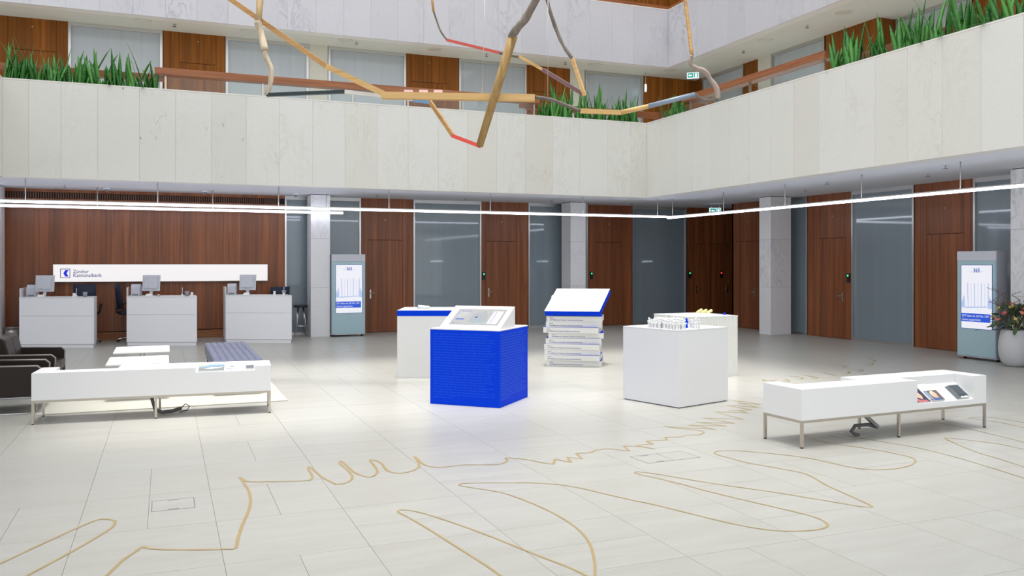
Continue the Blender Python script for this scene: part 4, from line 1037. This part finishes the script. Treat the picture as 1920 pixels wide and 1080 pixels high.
cw = thing('white_cube', 'plain white exhibition cube carrying a crowd of small white figures', 'exhibition cube', (6.09, 9.39, 0), math.atan2(.28, .96))
MB().box(0, 1, 0, .99, .012, .985).build('body', M['white'], cw, .002)
MB().box(-.001, 1.001, -.001, .991, .986, 1.0).build('top_plate', M['white'], cw, .001)
MB().box(.02, .98, .02, .97, 0, .0115).build('base', M['plastic_d'], cw)
# the crowd on it
def fig_mesh(mat, arm):
    m = MB().lathe([(.017, 0), (.02, .008), (.014, .03), (.018, .06), (.025, .088), (.008, .098), (.014, .108), (.015, .118), (.006, .129)], 7)
    if arm: m.box(-.036, .036, -.008, .008, .074, .09)
    return m.mesh('figurine', mat)
fm = [fig_mesh(M['white'], False), fig_mesh(M['white'], True)]
rf = random.Random(3); spots = []
e0, e1 = Vector((math.cos(math.atan2(.28, .96)), math.sin(math.atan2(.28, .96)), 0)), None
e1 = Vector((-e0.y, e0.x, 0)); base = Vector((6.09, 9.39, 1.0))
tries = 0
while len(spots) < 104 and tries < 9000:
    tries += 1
    a, b = rf.uniform(.06, .52), rf.uniform(.06, .60)
    if a > .44 and b > .3: continue
    if all((a - p[0]) ** 2 + (b - p[1]) ** 2 > .043 ** 2 for p in spots): spots.append((a, b))
for k, (a, b) in enumerate(spots):
    p = base + e0 * a + e1 * b
    if k == 0: o = put('figurine', fm[0]); 
    else: o = put('figurine', fm[k % 2])
    tag(o, 'small white figure standing in the crowd on the white cube', 'figurine', 'white figures on the white cube')
    o.location = p; s = rf.uniform(.82, 1.08); o.scale = (1, 1, s); o.rotation_euler.z = rf.uniform(0, 3)
p = Vector((*ground(1287.4, 614.6, 1.0), 1.0))
o = put('figurine', fig_mesh(M['blue'], False)); o.location = p; tag(o, 'single blue figure in front of the crowd on the white cube', 'figurine')
# remove white figures that stand too close to the blue one
for q in [x for x in COL.objects if x.name.startswith('figurine') and x.get('group') and ((x.location - p).length < .05 or (abs((x.location.x - p.x) * CS - (x.location.y - p.y) * SN) < .07 and (x.location.x - p.x) * SN + (x.location.y - p.y) * CS < 0))]: bpy.data.objects.remove(q)

# ribbed cube behind
rb = thing('ribbed_cube', 'white ribbed exhibition cube behind the plain white one, yellow rolls on top', 'exhibition cube', (7.78, 11.73, 0), math.radians(1.5))
def ribbed(n, L):
    prof = []
    for k in range(n):
        a = k * L / n; b = L / n
        prof += [(a, .010), (a + b * .18, .0), (a + b * .8, .0), (a + b, .010)]
    return prof
pr_ = ribbed(30, .985); pf = [(.0 + x, y) for x, y in pr_]
out = pf + [(.985 - y, x) for x, y in ribbed(30, 1.0)] + [(.985 - x, 1.0 - y) for x, y in pr_] + [(y, 1.0 - x) for x, y in ribbed(30, 1.0)]
MB().prism(out, 'z', 0, .985).build('ribbed_body', M['white_warm'], rb)
MB().box(-.002, .987, -.002, 1.002, .9855, 1.0).build('top_plate', M['white'], rb, .001)
yl = flat('pale_yellow_card', (236, 228, 150), .5)
rmesh = None
for k, (x, y) in enumerate(((1311, 584.3), (1320, 585), (1329.5, 585.6))):
    g = ground(x, y, 1.03)
    o = MB().tube([(-.07, 0, -.004), (.07, 0, .03)], [.017, .026], 14).build('paper_roll', yl, None)
    o.location = (g[0], g[1], 1.027); o.rotation_euler.z = math.radians(22)
    tag(o, 'pale yellow paper roll lying on the ribbed cube, ' + ('far one of three', 'middle one of three', 'the one nearest the blue peg')[k], 'paper roll', 'yellow rolls on the ribbed cube')
g = ground(1358.8, 590.2, 1.0); g2 = ground(1336, 589, 1.0)
pg = thing('marker_peg', 'small blue peg with a blue line on top of the ribbed cube', 'peg', (g[0], g[1], 1.0))
MB().lathe([(.018, 0.001), (.018, .02), (.01, .035)], 10).build('peg', M['blue'], pg)
MB().tube([(0, 0, .004), (g2[0] - g[0], g2[1] - g[1], .004)], .003, 5).build('line', M['blue'], pg)

# white box with blue band behind the blue cube
wb = thing('white_box', 'tall white exhibition box with a blue band under its top, behind the blue cube', 'exhibition cube', (3.48, 13.60, 0), math.radians(-21.5))
MB().box(0, 1.0, 0, 1.05, 0, 1.005).build('body', M['white_warm'], wb, .002)
MB().box(-.001, 1.001, -.001, 1.051, 1.0055, 1.095).build('blue_band', M['blue'], wb, .001)
MB().box(0, 1.0, 0, 1.05, 1.0955, 1.10).build('top_plate', M['white'], wb, .001)
for k, (x, y, w, d) in enumerate(((.18, .3, .2, .28), (.42, .55, .2, .28), (.66, .25, .18, .26))):
    MB().box(x, x + w, y, y + d, 1.1005, 1.102).build('printed_sheet', flat('printed_sheet_%d' % k, (214, 218, 232), .6), wb)
g = ground(794, 576.5, 1.12)
pt = thing('paper_tube', 'white cardboard tube with a blue end lying on the blue-banded box', 'tube', (g[0], g[1], 1.125), math.radians(-22))
MB().tube([(-.09, 0, .005), (.10, 0, .0)], [.034, .022], 14).build('tube', M['white'], pt); MB().tube([(-.098, 0, .005), (-.0905, 0, .005)], .034, 14).build('end_cap', M['blue_print'], pt)

# stack of nine white boxes and a slanted lid
STK = [(2008, 352, 1270), (2009, 381, 1255), (2010, 375, 1257), (2011, 377, 1254), (2012, 374, 1267), (2013, 368, 1288), (2014, 298, 1247), (2015, 326, 1268), (2016, 357, 1273)]
bh = .1005
for k, (yr, mio, xl) in enumerate(STK):
    x = 730 + xl / 4.321
    Zc = 15.6; Xc = (x - PCX) * Zc / FPX
    a = YAW + math.radians((-9, -11, -8, -10, -7, -6, -12, -8, -9)[k])       # yaw of the front edge against the view, then to the hall axes
    t = thing('stack_box', 'flat white box of the stack, printed %d, ' % yr + ('the lowest one', 'second from the floor', 'third from the floor', 'fourth from the floor', 'fifth, in the middle', 'sixth, shifted towards the white cube', 'seventh, shifted towards the blue cube', 'eighth, next to the uppermost', 'the uppermost under the slanted lid')[k], 'box', (CS * Xc + SN * Zc, -SN * Xc + CS * Zc, k * bh), -YAW + math.radians((-9, -11, -8, -10, -7, -6, -12, -8, -9)[k]), 'stacked yearly boxes')
    MB().box(0, 1.0, 0, .72, .0, bh - .0018).build('body', M['white_warm'], t, .0015)
    MB().box(.004, .996, .004, .716, bh - .0017, bh - .0006).build('blue_lid', M['blue'], t)
    lettering('lettering', '%d' % yr, .026, M['blue_print'], t, (.062, -.0012, .056), (1, 0, 0), (0, 0, 1), .062, weight=.01)
    lettering('lettering', '%d Millionen Franken Gewinnaussch\u00fcttung' % mio, .028, M['blue_print'], t, (.062, -.0012, .022), (1, 0, 0), (0, 0, 1), .60, weight=.01)
Zc = 15.52; Xc = (730 + 1263 / 4.321 - PCX) * Zc / FPX
ld = thing('slanted_lid', 'slanted white panel with blue edges crowning the stack of boxes', 'lectern', (CS * Xc + SN * Zc, -SN * Xc + CS * Zc, 9 * bh + .012), -YAW - math.radians(10))
MB().prism([(0.02, 0), (.64, 0), (.64, .345), (.02, .008)], 'x', .04, .96).build('wedge', M['white_warm'], ld)
sl_ = math.atan2(.385, .66)
Mt = Matrix.Translation((0, 0, .012)) @ Matrix.Rotation(sl_, 4, 'X')
Mt = Matrix(((1, .22, 0, 0), (0, 1, 0, 0), (0, 0, 1, 0), (0, 0, 0, 1))) @ Mt
MB().box(0, .99, 0, .765, -.012, .082, Mt).build('panel_edge', M['blue'], ld)
MB().box(.0, .99, .0, .765, .0825, .088, Mt).build('panel_face', M['white'], ld)
for k in range(1): pass
pf_ = lambda x, y: Mt @ Vector((x, y, .0888))
ax, ay = (pf_(1, 0) - pf_(0, 0)), (pf_(0, 1) - pf_(0, 0))
MB().add([pf_(.10, .17), pf_(.16, .17), pf_(.16, .25), pf_(.10, .25)], [(0, 1, 2, 3)]).build('emblem', M['grey_print'], ld)
MB().add([pf_(.11, .19), pf_(.14, .18), pf_(.15, .21), pf_(.14, .24)], [(0, 1, 2, 3)]).build('emblem_mark', M['white'], ld).location.z = .0006
lettering('lettering', 'Z\u00fcrcher', .042, M['grey_print'], ld, pf_(.175, .215), ax, ay, .10)
lettering('lettering', 'Kantonalbank', .042, M['grey_print'], ld, pf_(.175, .175), ax, ay, .20)

# ------------------------------------------------------------------ white display benches
def bench(loc, rz, L, D, label, lip, back, rx0, rx1, dep):
    """body = block with a display recess in the front near the far end and its twin in the back near the other end"""
    t = thing('display_bench', label, 'bench', loc, rz, 'white display benches')
    z0, z1 = .278, .592
    b = MB()
    bx0, bx1 = L - rx1, L - rx0
    # longitudinal pieces
    b.box(0, bx0, 0, D, z0, z1); b.box(rx1, L, 0, D, z0, z1); b.box(bx1, rx0, 0, D, z0, z1)
    b.box(rx0, rx1, dep, D, z0, z1); b.box(bx0, bx1, 0, D - dep, z0, z1)
    body = b.build('body', M['white'], t)
    MB().prism([(0, z0), (dep, z0), (dep, back), (.012, lip + .004), (.012, lip), (0, lip)], 'x', rx0, rx1).build('sloping_shelf', M['white'], t)
    MB().prism([(D, z0), (D - dep, z0), (D - dep, back), (D - .012, lip + .004), (D - .012, lip), (D, lip)], 'x', bx0, bx1).build('sloping_shelf', M['white'], t)
    r = .026
    fr = MB().box(0, L, 0, r, .252, .277).box(0, L, D - r, D, .252, .277).box(0, r, r, D - r, .252, .277).box(L - r, L, r, D - r, .252, .277).box(L / 2 - r / 2, L / 2 + r / 2, r, D - r, .252, .277)
    fr.build('frame', M['steel'], t)
    for x in (0, L / 2 - r / 2, L - r):
        for y in (0, D - r):
            l = MB().box(x, x + r, y, y + r, .012, .2515).build('leg', M['steel'], t)
            MB().box(x + .002, x + r - .002, y + .002, y + r - .002, 0, .0118).build('foot', M['black'], l)
    return t
bl = bench((-1.43, 11.21, 0), math.atan2(-.19, 2.64), 2.65, .60, 'white display bench in front of the rug, low shelf of papers at one end', .535, .583, 1.77, 2.46, .34)
br = bench((5.905, 6.885, 0), math.radians(2.5), 2.71, .565, 'white display bench with brochures in a deep recess, standing alone on the brass lines', .335, .50, 1.62, 2.50, .235)
def sheet(parent_bench, x, y, w, d, slope, z, name, mat, label, cat, th=.006, rz=0, group=None):
    """a magazine lying on a sloping shelf; own top-level object"""
    b = parent_bench
    o = thing(name, label, cat, (0, 0, 0), 0, group)
    mw = Matrix.Translation(b.location) @ Matrix.Rotation(b.rotation_euler.z, 4, 'Z') @ Matrix.Translation((x, y, z)) @ Matrix.Rotation(slope, 4, 'X') @ Matrix.Rotation(rz, 4, 'Z')
    o.location = mw.translation; o.rotation_euler = mw.to_euler()
    MB().box(0, w, 0, d, 0, th).build('pages', M['white_warm'], o)
    return o
def patch(o, name, pts, mat, z): return MB().add([(p[0], p[1], z) for p in pts], [tuple(range(len(pts)))]).build(name, mat, o)
def ell(cx, cy, rx, ry, n=14): return [(cx + rx * math.cos(2 * PI * k / n), cy + ry * math.sin(2 * PI * k / n)) for k in range(n)]
# right bench: slope of the shelf
s2 = math.atan2(.50 - .339, .235 - .012); yb = .016; zb = .343
prn = lambda *c: flat('print_%d_%d_%d' % c, c, .35)
m1 = sheet(br, 1.64, yb, .20, .235, s2, zb, 'magazine', None, 'magazine with a close-up photograph of hands and a face, partly behind the bench wall', 'magazine', .008)
patch(m1, 'cover', [(0, 0), (.2, 0), (.2, .235), (0, .235)], prn(44, 50, 78), .0084)
patch(m1, 'cover_photo', [(.0, .10), (.06, .08), (.12, .04), (.15, .09), (.13, .17), (.08, .19), (.0, .17)], prn(232, 178, 150), .0088)
patch(m1, 'cover_photo', [(.02, .0), (.18, .0), (.16, .035), (.1, .03), (.05, .055), (.0, .05)], prn(190, 110, 110), .0088)
m2 = sheet(br, 1.815, yb + .03, .21, .25, s2, zb + .022, 'paper_sheet', None, 'plain white sheet behind the portrait magazine', 'paper', .003)
patch(m2, 'printed_line', [(.07, .19), (.13, .19), (.13, .193), (.07, .193)], M['grey_print'], .0034)
m3 = sheet(br, 1.86, yb, .20, .15, s2, zb + .006, 'magazine', None, 'magazine with a portrait of a smiling blond person in the bench recess', 'magazine', .010)
m3.location.z += .002
patch(m3, 'cover', [(0, 0), (.2, 0), (.2, .15), (0, .15)], prn(104, 92, 92), .0104)
patch(m3, 'cover_photo', [(0, .03), (.05, 0), (.045, .15), (0, .15)], prn(136, 150, 176), .0107)
patch(m3, 'cover_photo', [(.045, 0), (.17, 0), (.15, .03), (.12, .042), (.075, .035)], prn(52, 90, 150), .0108)
patch(m3, 'cover_hair', ell(.105, .088, .042, .054), prn(232, 218, 190), .0110)
patch(m3, 'cover_face', ell(.108, .076, .031, .042), prn(228, 182, 156), .0112)
for s in (-1, 1): patch(m3, 'cover_eye', ell(.108 + s * .012, .085, .004, .003, 8), prn(80, 66, 62), .0114)
patch(m3, 'cover_mouth', [(.098, .055), (.108, .05), (.118, .055), (.108, .058)], prn(196, 96, 96), .0114)
patch(m3, 'cover_hand', ell(.128, .045, .012, .018, 8), prn(222, 170, 140), .0114)
for k in range(4):
    d = sheet(br, 2.255 + .018 * k, yb, .155, .20, s2, zb + .0045 * k, 'brochure', None, 'dark slate brochure of the fanned pile in the bench recess, ' + ('undermost', 'second from below', 'third from below', 'topmost')[k], 'brochure', .004, 0, 'dark brochures in the bench recess')
    patch(d, 'cover', [(0, .0), (.155, 0), (.155, .20), (0, .20)], prn(70, 80, 88), .0043)
    if k == 3:
        patch(d, 'cover_print', [(.0, .05), (.06, .058), (.10, .05), (.155, .065), (.155, .05), (.10, .028), (.05, .036), (.0, .03)], prn(46, 54, 62), .0046)
        patch(d, 'cover_print', [(.01, .0), (.145, 0), (.145, .018), (.11, .03), (.07, .02), (.03, .026)], prn(214, 218, 222), .0047)
# left bench
s1 = math.atan2(.583 - .539, .34 - .012)
n1 = sheet(bl, 1.80, .02, .30, .29, s1, .542, 'magazine', None, 'magazine with an alpine landscape cover on the low shelf of the bench before the rug', 'magazine', .006)
patch(n1, 'cover', [(0, 0), (.30, 0), (.30, .29), (0, .29)], prn(124, 128, 128), .0063)
patch(n1, 'cover_photo', [(0, .15), (.08, .19), (.18, .2), (.30, .24), (.30, .29), (0, .29)], prn(120, 160, 206), .0066)
patch(n1, 'cover_photo', [(0, .22), (.07, .25), (.12, .29), (0, .29)], prn(232, 196, 120), .0069)
patch(n1, 'cover_photo', [(.06, .12), (.14, .17), (.22, .16), (.30, .19), (.24, .12), (.15, .09)], prn(226, 230, 232), .0069)
n2 = sheet(bl, 2.11, .02, .24, .29, s1, .542, 'newspaper', None, 'white newspaper with small blue print on the low shelf', 'newspaper', .005)
patch(n2, 'printed_picture', [(.05, .16), (.10, .15), (.11, .21), (.055, .22)], prn(110, 128, 160), .0054)
patch(n2, 'printed_line', [(.02, .06), (.11, .06), (.11, .085), (.02, .085)], M['blue_print'], .0054)
patch(n2, 'printed_line', [(.13, .065), (.2, .065), (.2, .08), (.13, .08)], M['grey_print'], .0054)
patch(n2, 'printed_line', [(.05, .25), (.2, .25), (.2, .265), (.05, .265)], M['grey_print'], .0054)
n3 = sheet(bl, 2.355, .03, .095, .16, s1, .542, 'brochure', None, 'dark grey brochure at the end of the low shelf', 'brochure', .02)
patch(n3, 'cover', [(0, 0), (.095, 0), (.095, .16), (0, .16)], prn(96, 100, 108), .0203)
# cables under the benches
hs = thing('cable_hose', 'grey cable hose hanging from the bench before the rug down to the floor', 'cable', (-.12, 11.45, 0))
g = ground(320, 771)
MB().tube([(-.05, 0, .277), (-.03, 0, .17), (.0, -.01, .06), (.08, -.02, .024), (.2, .0, .028), (.30, .05, .05)], .022, 8).build('hose', M['hose'], hs)
MB().tube([(.30, .05, .05), (.35, .05, .10), (.40, .05, .07), (.37, .04, .02), (.28, .02, .008)], .006, 6).build('cable', M['black'], hs)
ps = thing('power_strip', 'grey power strip dangling on its cable under the lone white bench', 'power strip', (7.0, 7.2, 0))
MB().box(-.11, .11, -.02, .02, -.02, .02, Matrix.Translation((.12, 0, .14)) @ Matrix.Rotation(math.radians(38), 4, 'Y')).build('strip', M['alu_dark'], ps, .004)
MB().tube([(.02, 0, .21), (.0, 0, .276)], .005, 5).build('cord', M['black'], ps)
MB().tube([(.21, 0, .07), (.1, .02, .10), (-.08, .03, .10), (-.16, .0, .05), (-.13, -.03, .02), (-.09, -.03, .012)], .02, 7).build('cable_loop', M['hose'], ps)
hatch(6.84, 7.2, .36, .30, math.radians(10), 'service hatch in the floor in the shadow of the lone white bench')

# ------------------------------------------------------------------ lounge: rug, tables, daybed, sofa, armchair
rg = tag(MB().box(-1.48, 1.53, 11.88, 15.6, .0005, .012).build('rug', M['rug'], None), 'flat cream rug under the lounge furniture', 'rug'); 
rg.location = (0, 0, 0)
def table(u, v, w, d, h, label):
    t = thing('coffee_table', label, 'coffee table', (u, v, .0125 if v < 15.55 else 0), 0, 'white coffee tables')
    MB().box(-w / 2, w / 2, -d / 2, d / 2, h - .028, h).build('tabletop', M['white'], t, .012)
    MB().box(-.28, .28, -.28, .28, 0, .012).build('base_plate', M['steel'], t, .003)
    for s in (-1, 1): MB().tube([(s * .03, 0, .012), (s * .03, 0, h - .0285)], .014, 8).build('column', M['chrome'], t)
table(-.34, 14.75, .80, .98, .50, 'white square coffee table farther from the bench, under the lit sign')
table(-.35, 13.10, .79, .98, .50, 'white square coffee table nearer to the bench')
db = thing('daybed', 'slate blue quilted leather daybed on slim steel legs', 'daybed', (.95, 12.62, .0125))
x0, x1, y0, y1 = -.33, .33, 0, 2.9
MB().box(x0 + .02, x1 - .02, .02, y1 - .02, .24, .30).build('base_frame', M['leather'], db, .005)
nx, ny = 7, 9; q = MB()
for i in range(nx):
    for j in range(ny):
        a0, a1 = x0 + (x1 - x0) * i / nx, x0 + (x1 - x0) * (i + 1) / nx; b0, b1 = y1 * j / ny, y1 * (j + 1) / ny
        zt = .50; e = .02; vs = []
        for (a, b, z) in ((a0, b0, zt - .02), (a1, b0, zt - .02), (a1, b1, zt - .02), (a0, b1, zt - .02), (a0 + e, b0 + e * 2.6, zt), (a1 - e, b0 + e * 2.6, zt), (a1 - e, b1 - e * 2.6, zt), (a0 + e, b1 - e * 2.6, zt)): vs.append((a, b, z))
        q.add(vs, [(4, 5, 6, 7), (0, 1, 5, 4), (1, 2, 6, 5), (2, 3, 7, 6), (3, 0, 4, 7)], False)
cush = q.build('quilted_cushion', M['quilt'], db)
MB().box(x0, x1, 0, y1, .302, .481).build('cushion_side', M['quilt'], db, .02)
for x in (x0 + .03, x1 - .03):
    for y in (.06, y1 - .06): MB().tube([(x, y, 0), (x, y, .24)], .014, 7).build('leg', M['chrome'], db)

def sofa(name, label, cat, v0, v1, n, group=None):
    """low leather seat facing +x; arms at both ends"""
    t = thing(name, label, cat, (-1.42, v0, 0))
    W_ = v1 - v0; aw = .075
    for y in (0, W_ - aw):
        a = MB().prism([(-.80, .22), (0, .22), (0, .54), (-.05, .585), (-.70, .60), (-.80, .57)], 'y', y, y + aw).build('armrest', M['leather'], t, .01)
        for e in (y + .006, y + aw - .006): MB().tube([(-.02, e, .24), (-.001, e, .545), (-.05, e, .588), (-.70, e, .603)], .007, 6).build('piping', M['piping'], a)
    MB().box(-.78, -.03, aw + .002, W_ - aw - .002, .22, .29).build('seat_base', M['leather'], t, .008)
    cw_ = (W_ - 2 * aw) / n
    for k in range(n):
        y0_ = aw + k * cw_ + .003; y1_ = aw + (k + 1) * cw_ - .003
        MB().prism([(-.68, .292), (-.005, .292), (.01, .38), (-.01, .43), (-.60, .40), (-.68, .40)], 'y', y0_, y1_).build('seat_cushion', M['leather'], t, .018)
        MB().prism([(-.61, .40), (-.53, .42), (-.62, .80), (-.66, .83), (-.76, .83), (-.76, .40)], 'y', y0_, y1_).build('back_cushion', M['leather'], t, .02)
    MB().box(-.83, -.765, aw, W_ - aw, .30, .80).build('back_shell', M['leather'], t, .01)
    for y in (.05, W_ - .05):
        MB().tube([(-.06, y, .222), (-.06, y, .006), (-.76, y, .006), (-.76, y, .222)], .009, 6).build('leg', M['chrome'], t)
    return t
sofa('sofa', 'dark brown leather two-seat sofa with pale piping, beyond the armchair', 'sofa', 13.42, 14.72, 2)
sofa('armchair', 'dark brown leather armchair with pale piping beside the white bench', 'armchair', 12.02, 12.86, 1)

# ------------------------------------------------------------------ vase with flowers
gv = ground(1902, 686.8)
vs_ = thing('flower_vase', 'tall round white floor vase beside the advertising kiosk', 'vase', (gv[0], gv[1], 0))
MB().lathe([(.11, 0), (.16, .02), (.215, .09), (.25, .2), (.262, .32), (.255, .45), (.225, .60), (.21, .66), (.19, .66), (.2, .6), (.19, .5)], 28).build('body', M['vase'], vs_)
bq = thing('bouquet', 'loose bouquet of salmon roses, dark leaves and curly twigs in the white vase', 'bouquet', (gv[0], gv[1], .62))
rv = random.Random(8)
green = [flat('leaf_dark_green', (44, 70, 48), .45), flat('leaf_grey_green', (86, 110, 98), .5), flat('leaf_olive', (66, 86, 40), .5)]
def small_leaf(w, l, z):
    return MB().add([(0, 0, 0), (w * .8, l * .35, z * .4), (w * .55, l * .75, z), (0, l, z * .9), (-w * .55, l * .75, z), (-w * .8, l * .35, z * .4), (0, l * .35, z * .4 - .012), (0, l * .75, z - .01)], [(0, 1, 6), (1, 2, 7, 6), (2, 3, 7), (0, 6, 5), (6, 7, 4, 5), (7, 3, 4)], True)
lm = [small_leaf(.035, .12, .02), small_leaf(.03, .09, .01), small_leaf(.05, .17, -.03)]
lms = [m.mesh('leaf', green[k]) for k, m in enumerate(lm)]
for k in range(150):
    a = rv.uniform(0, 2 * PI); el = rv.uniform(-.25, 1.35); r = rv.uniform(.15, .35) * (1 - .25 * max(0, el - .6))
    if el < .1: r = min(r, .32)
    o = put('leaf', lms[k % 3], bq); o.location = (r * math.cos(a) * math.cos(el) , r * math.sin(a) * math.cos(el), .12 + r * math.sin(el) * 1.15)
    o.rotation_euler = (rv.uniform(-.9, .9) + (el - .3), rv.uniform(-.5, .5), a - PI / 2 + rv.uniform(-.7, .7))
stm = MB()
for k in range(22):
    a = rv.uniform(0, 2 * PI); r = rv.uniform(.06, .3)
    stm.tube([(0, 0, -.25), (r * .3 * math.cos(a), r * .3 * math.sin(a), .02), (r * math.cos(a), r * math.sin(a), rv.uniform(.12, .4))], .005, 5)
o = stm.build('stems', green[2], bq); o['kind'] = 'stuff'
pinks = [flat('salmon_petal', (232, 140, 118), .6), flat('pale_yellow_petal', (232, 206, 130), .6), flat('blush_petal', (226, 120, 116), .6)]
def rose(mat):
    m = MB()
    for ring, (n, rr, h, t) in enumerate(((5, .034, .03, .5), (4, .022, .036, .25), (3, .011, .04, .08))):
        for k in range(n):
            a = 2 * PI * k / n + ring; c, s = math.cos(a), math.sin(a); w = rr * .9
            m.add([(c * .006, s * .006, 0), (c * rr - s * w, s * rr + c * w, h * .7), (c * (rr + .01 * t), s * (rr + .01 * t), h), (c * rr + s * w, s * rr - c * w, h * .7)], [(0, 1, 2, 3)], True)
    return m.lathe([(.012, -.006), (.018, .012), (.01, .034)], 8).mesh('rose', mat)
rms = [rose(p_) for p_ in pinks]
RP = [(-.30, .02, .20), (-.24, -.12, .33), (-.13, -.22, .24), (-.02, -.26, .34), (.08, -.2, .42), (-.1, -.1, .44), (.16, -.22, .3), (.26, -.12, .28), (-.3, .12, .26), (.0, .05, .48), (.2, .1, .40), (-.18, .15, .40), (.30, .08, .22), (.05, -.28, .2)]
for k, (x, y, z) in enumerate(RP):
    X = CS * x + SN * y; Y = -SN * x + CS * y
    o = put('rose', rms[(k * 2) % 3], bq); o.location = (X, Y, z); o.scale = (1.25,) * 3; o.rotation_euler = (rv.uniform(.2, .9), rv.uniform(-.5, .5), rv.uniform(0, 6))
tw_m = wood('twig_bark', (128, 112, 92), (104, 88, 70), (72, 60, 48), rough=.8)
for k in range(14):
    a = 2 * PI * k / 14 + rv.uniform(-.2, .2); P = []; r0 = .05
    L_ = rv.uniform(.65, 1.0); ph = rv.uniform(0, 6)
    for i in range(16):
        t = i / 15; r = r0 + .33 * t ** .8; c = .05 * t + .012
        P.append((r * math.cos(a) + c * math.sin(11 * t + ph), r * math.sin(a) + c * math.cos(13 * t + ph), .1 + L_ * t * (1 - .25 * t) + .03 * math.sin(9 * t + ph)))
    MB().tube(P, [.0065 * (1 - .6 * i / 15) + .0015 for i in range(16)], 5).build('twig', tw_m, bq)
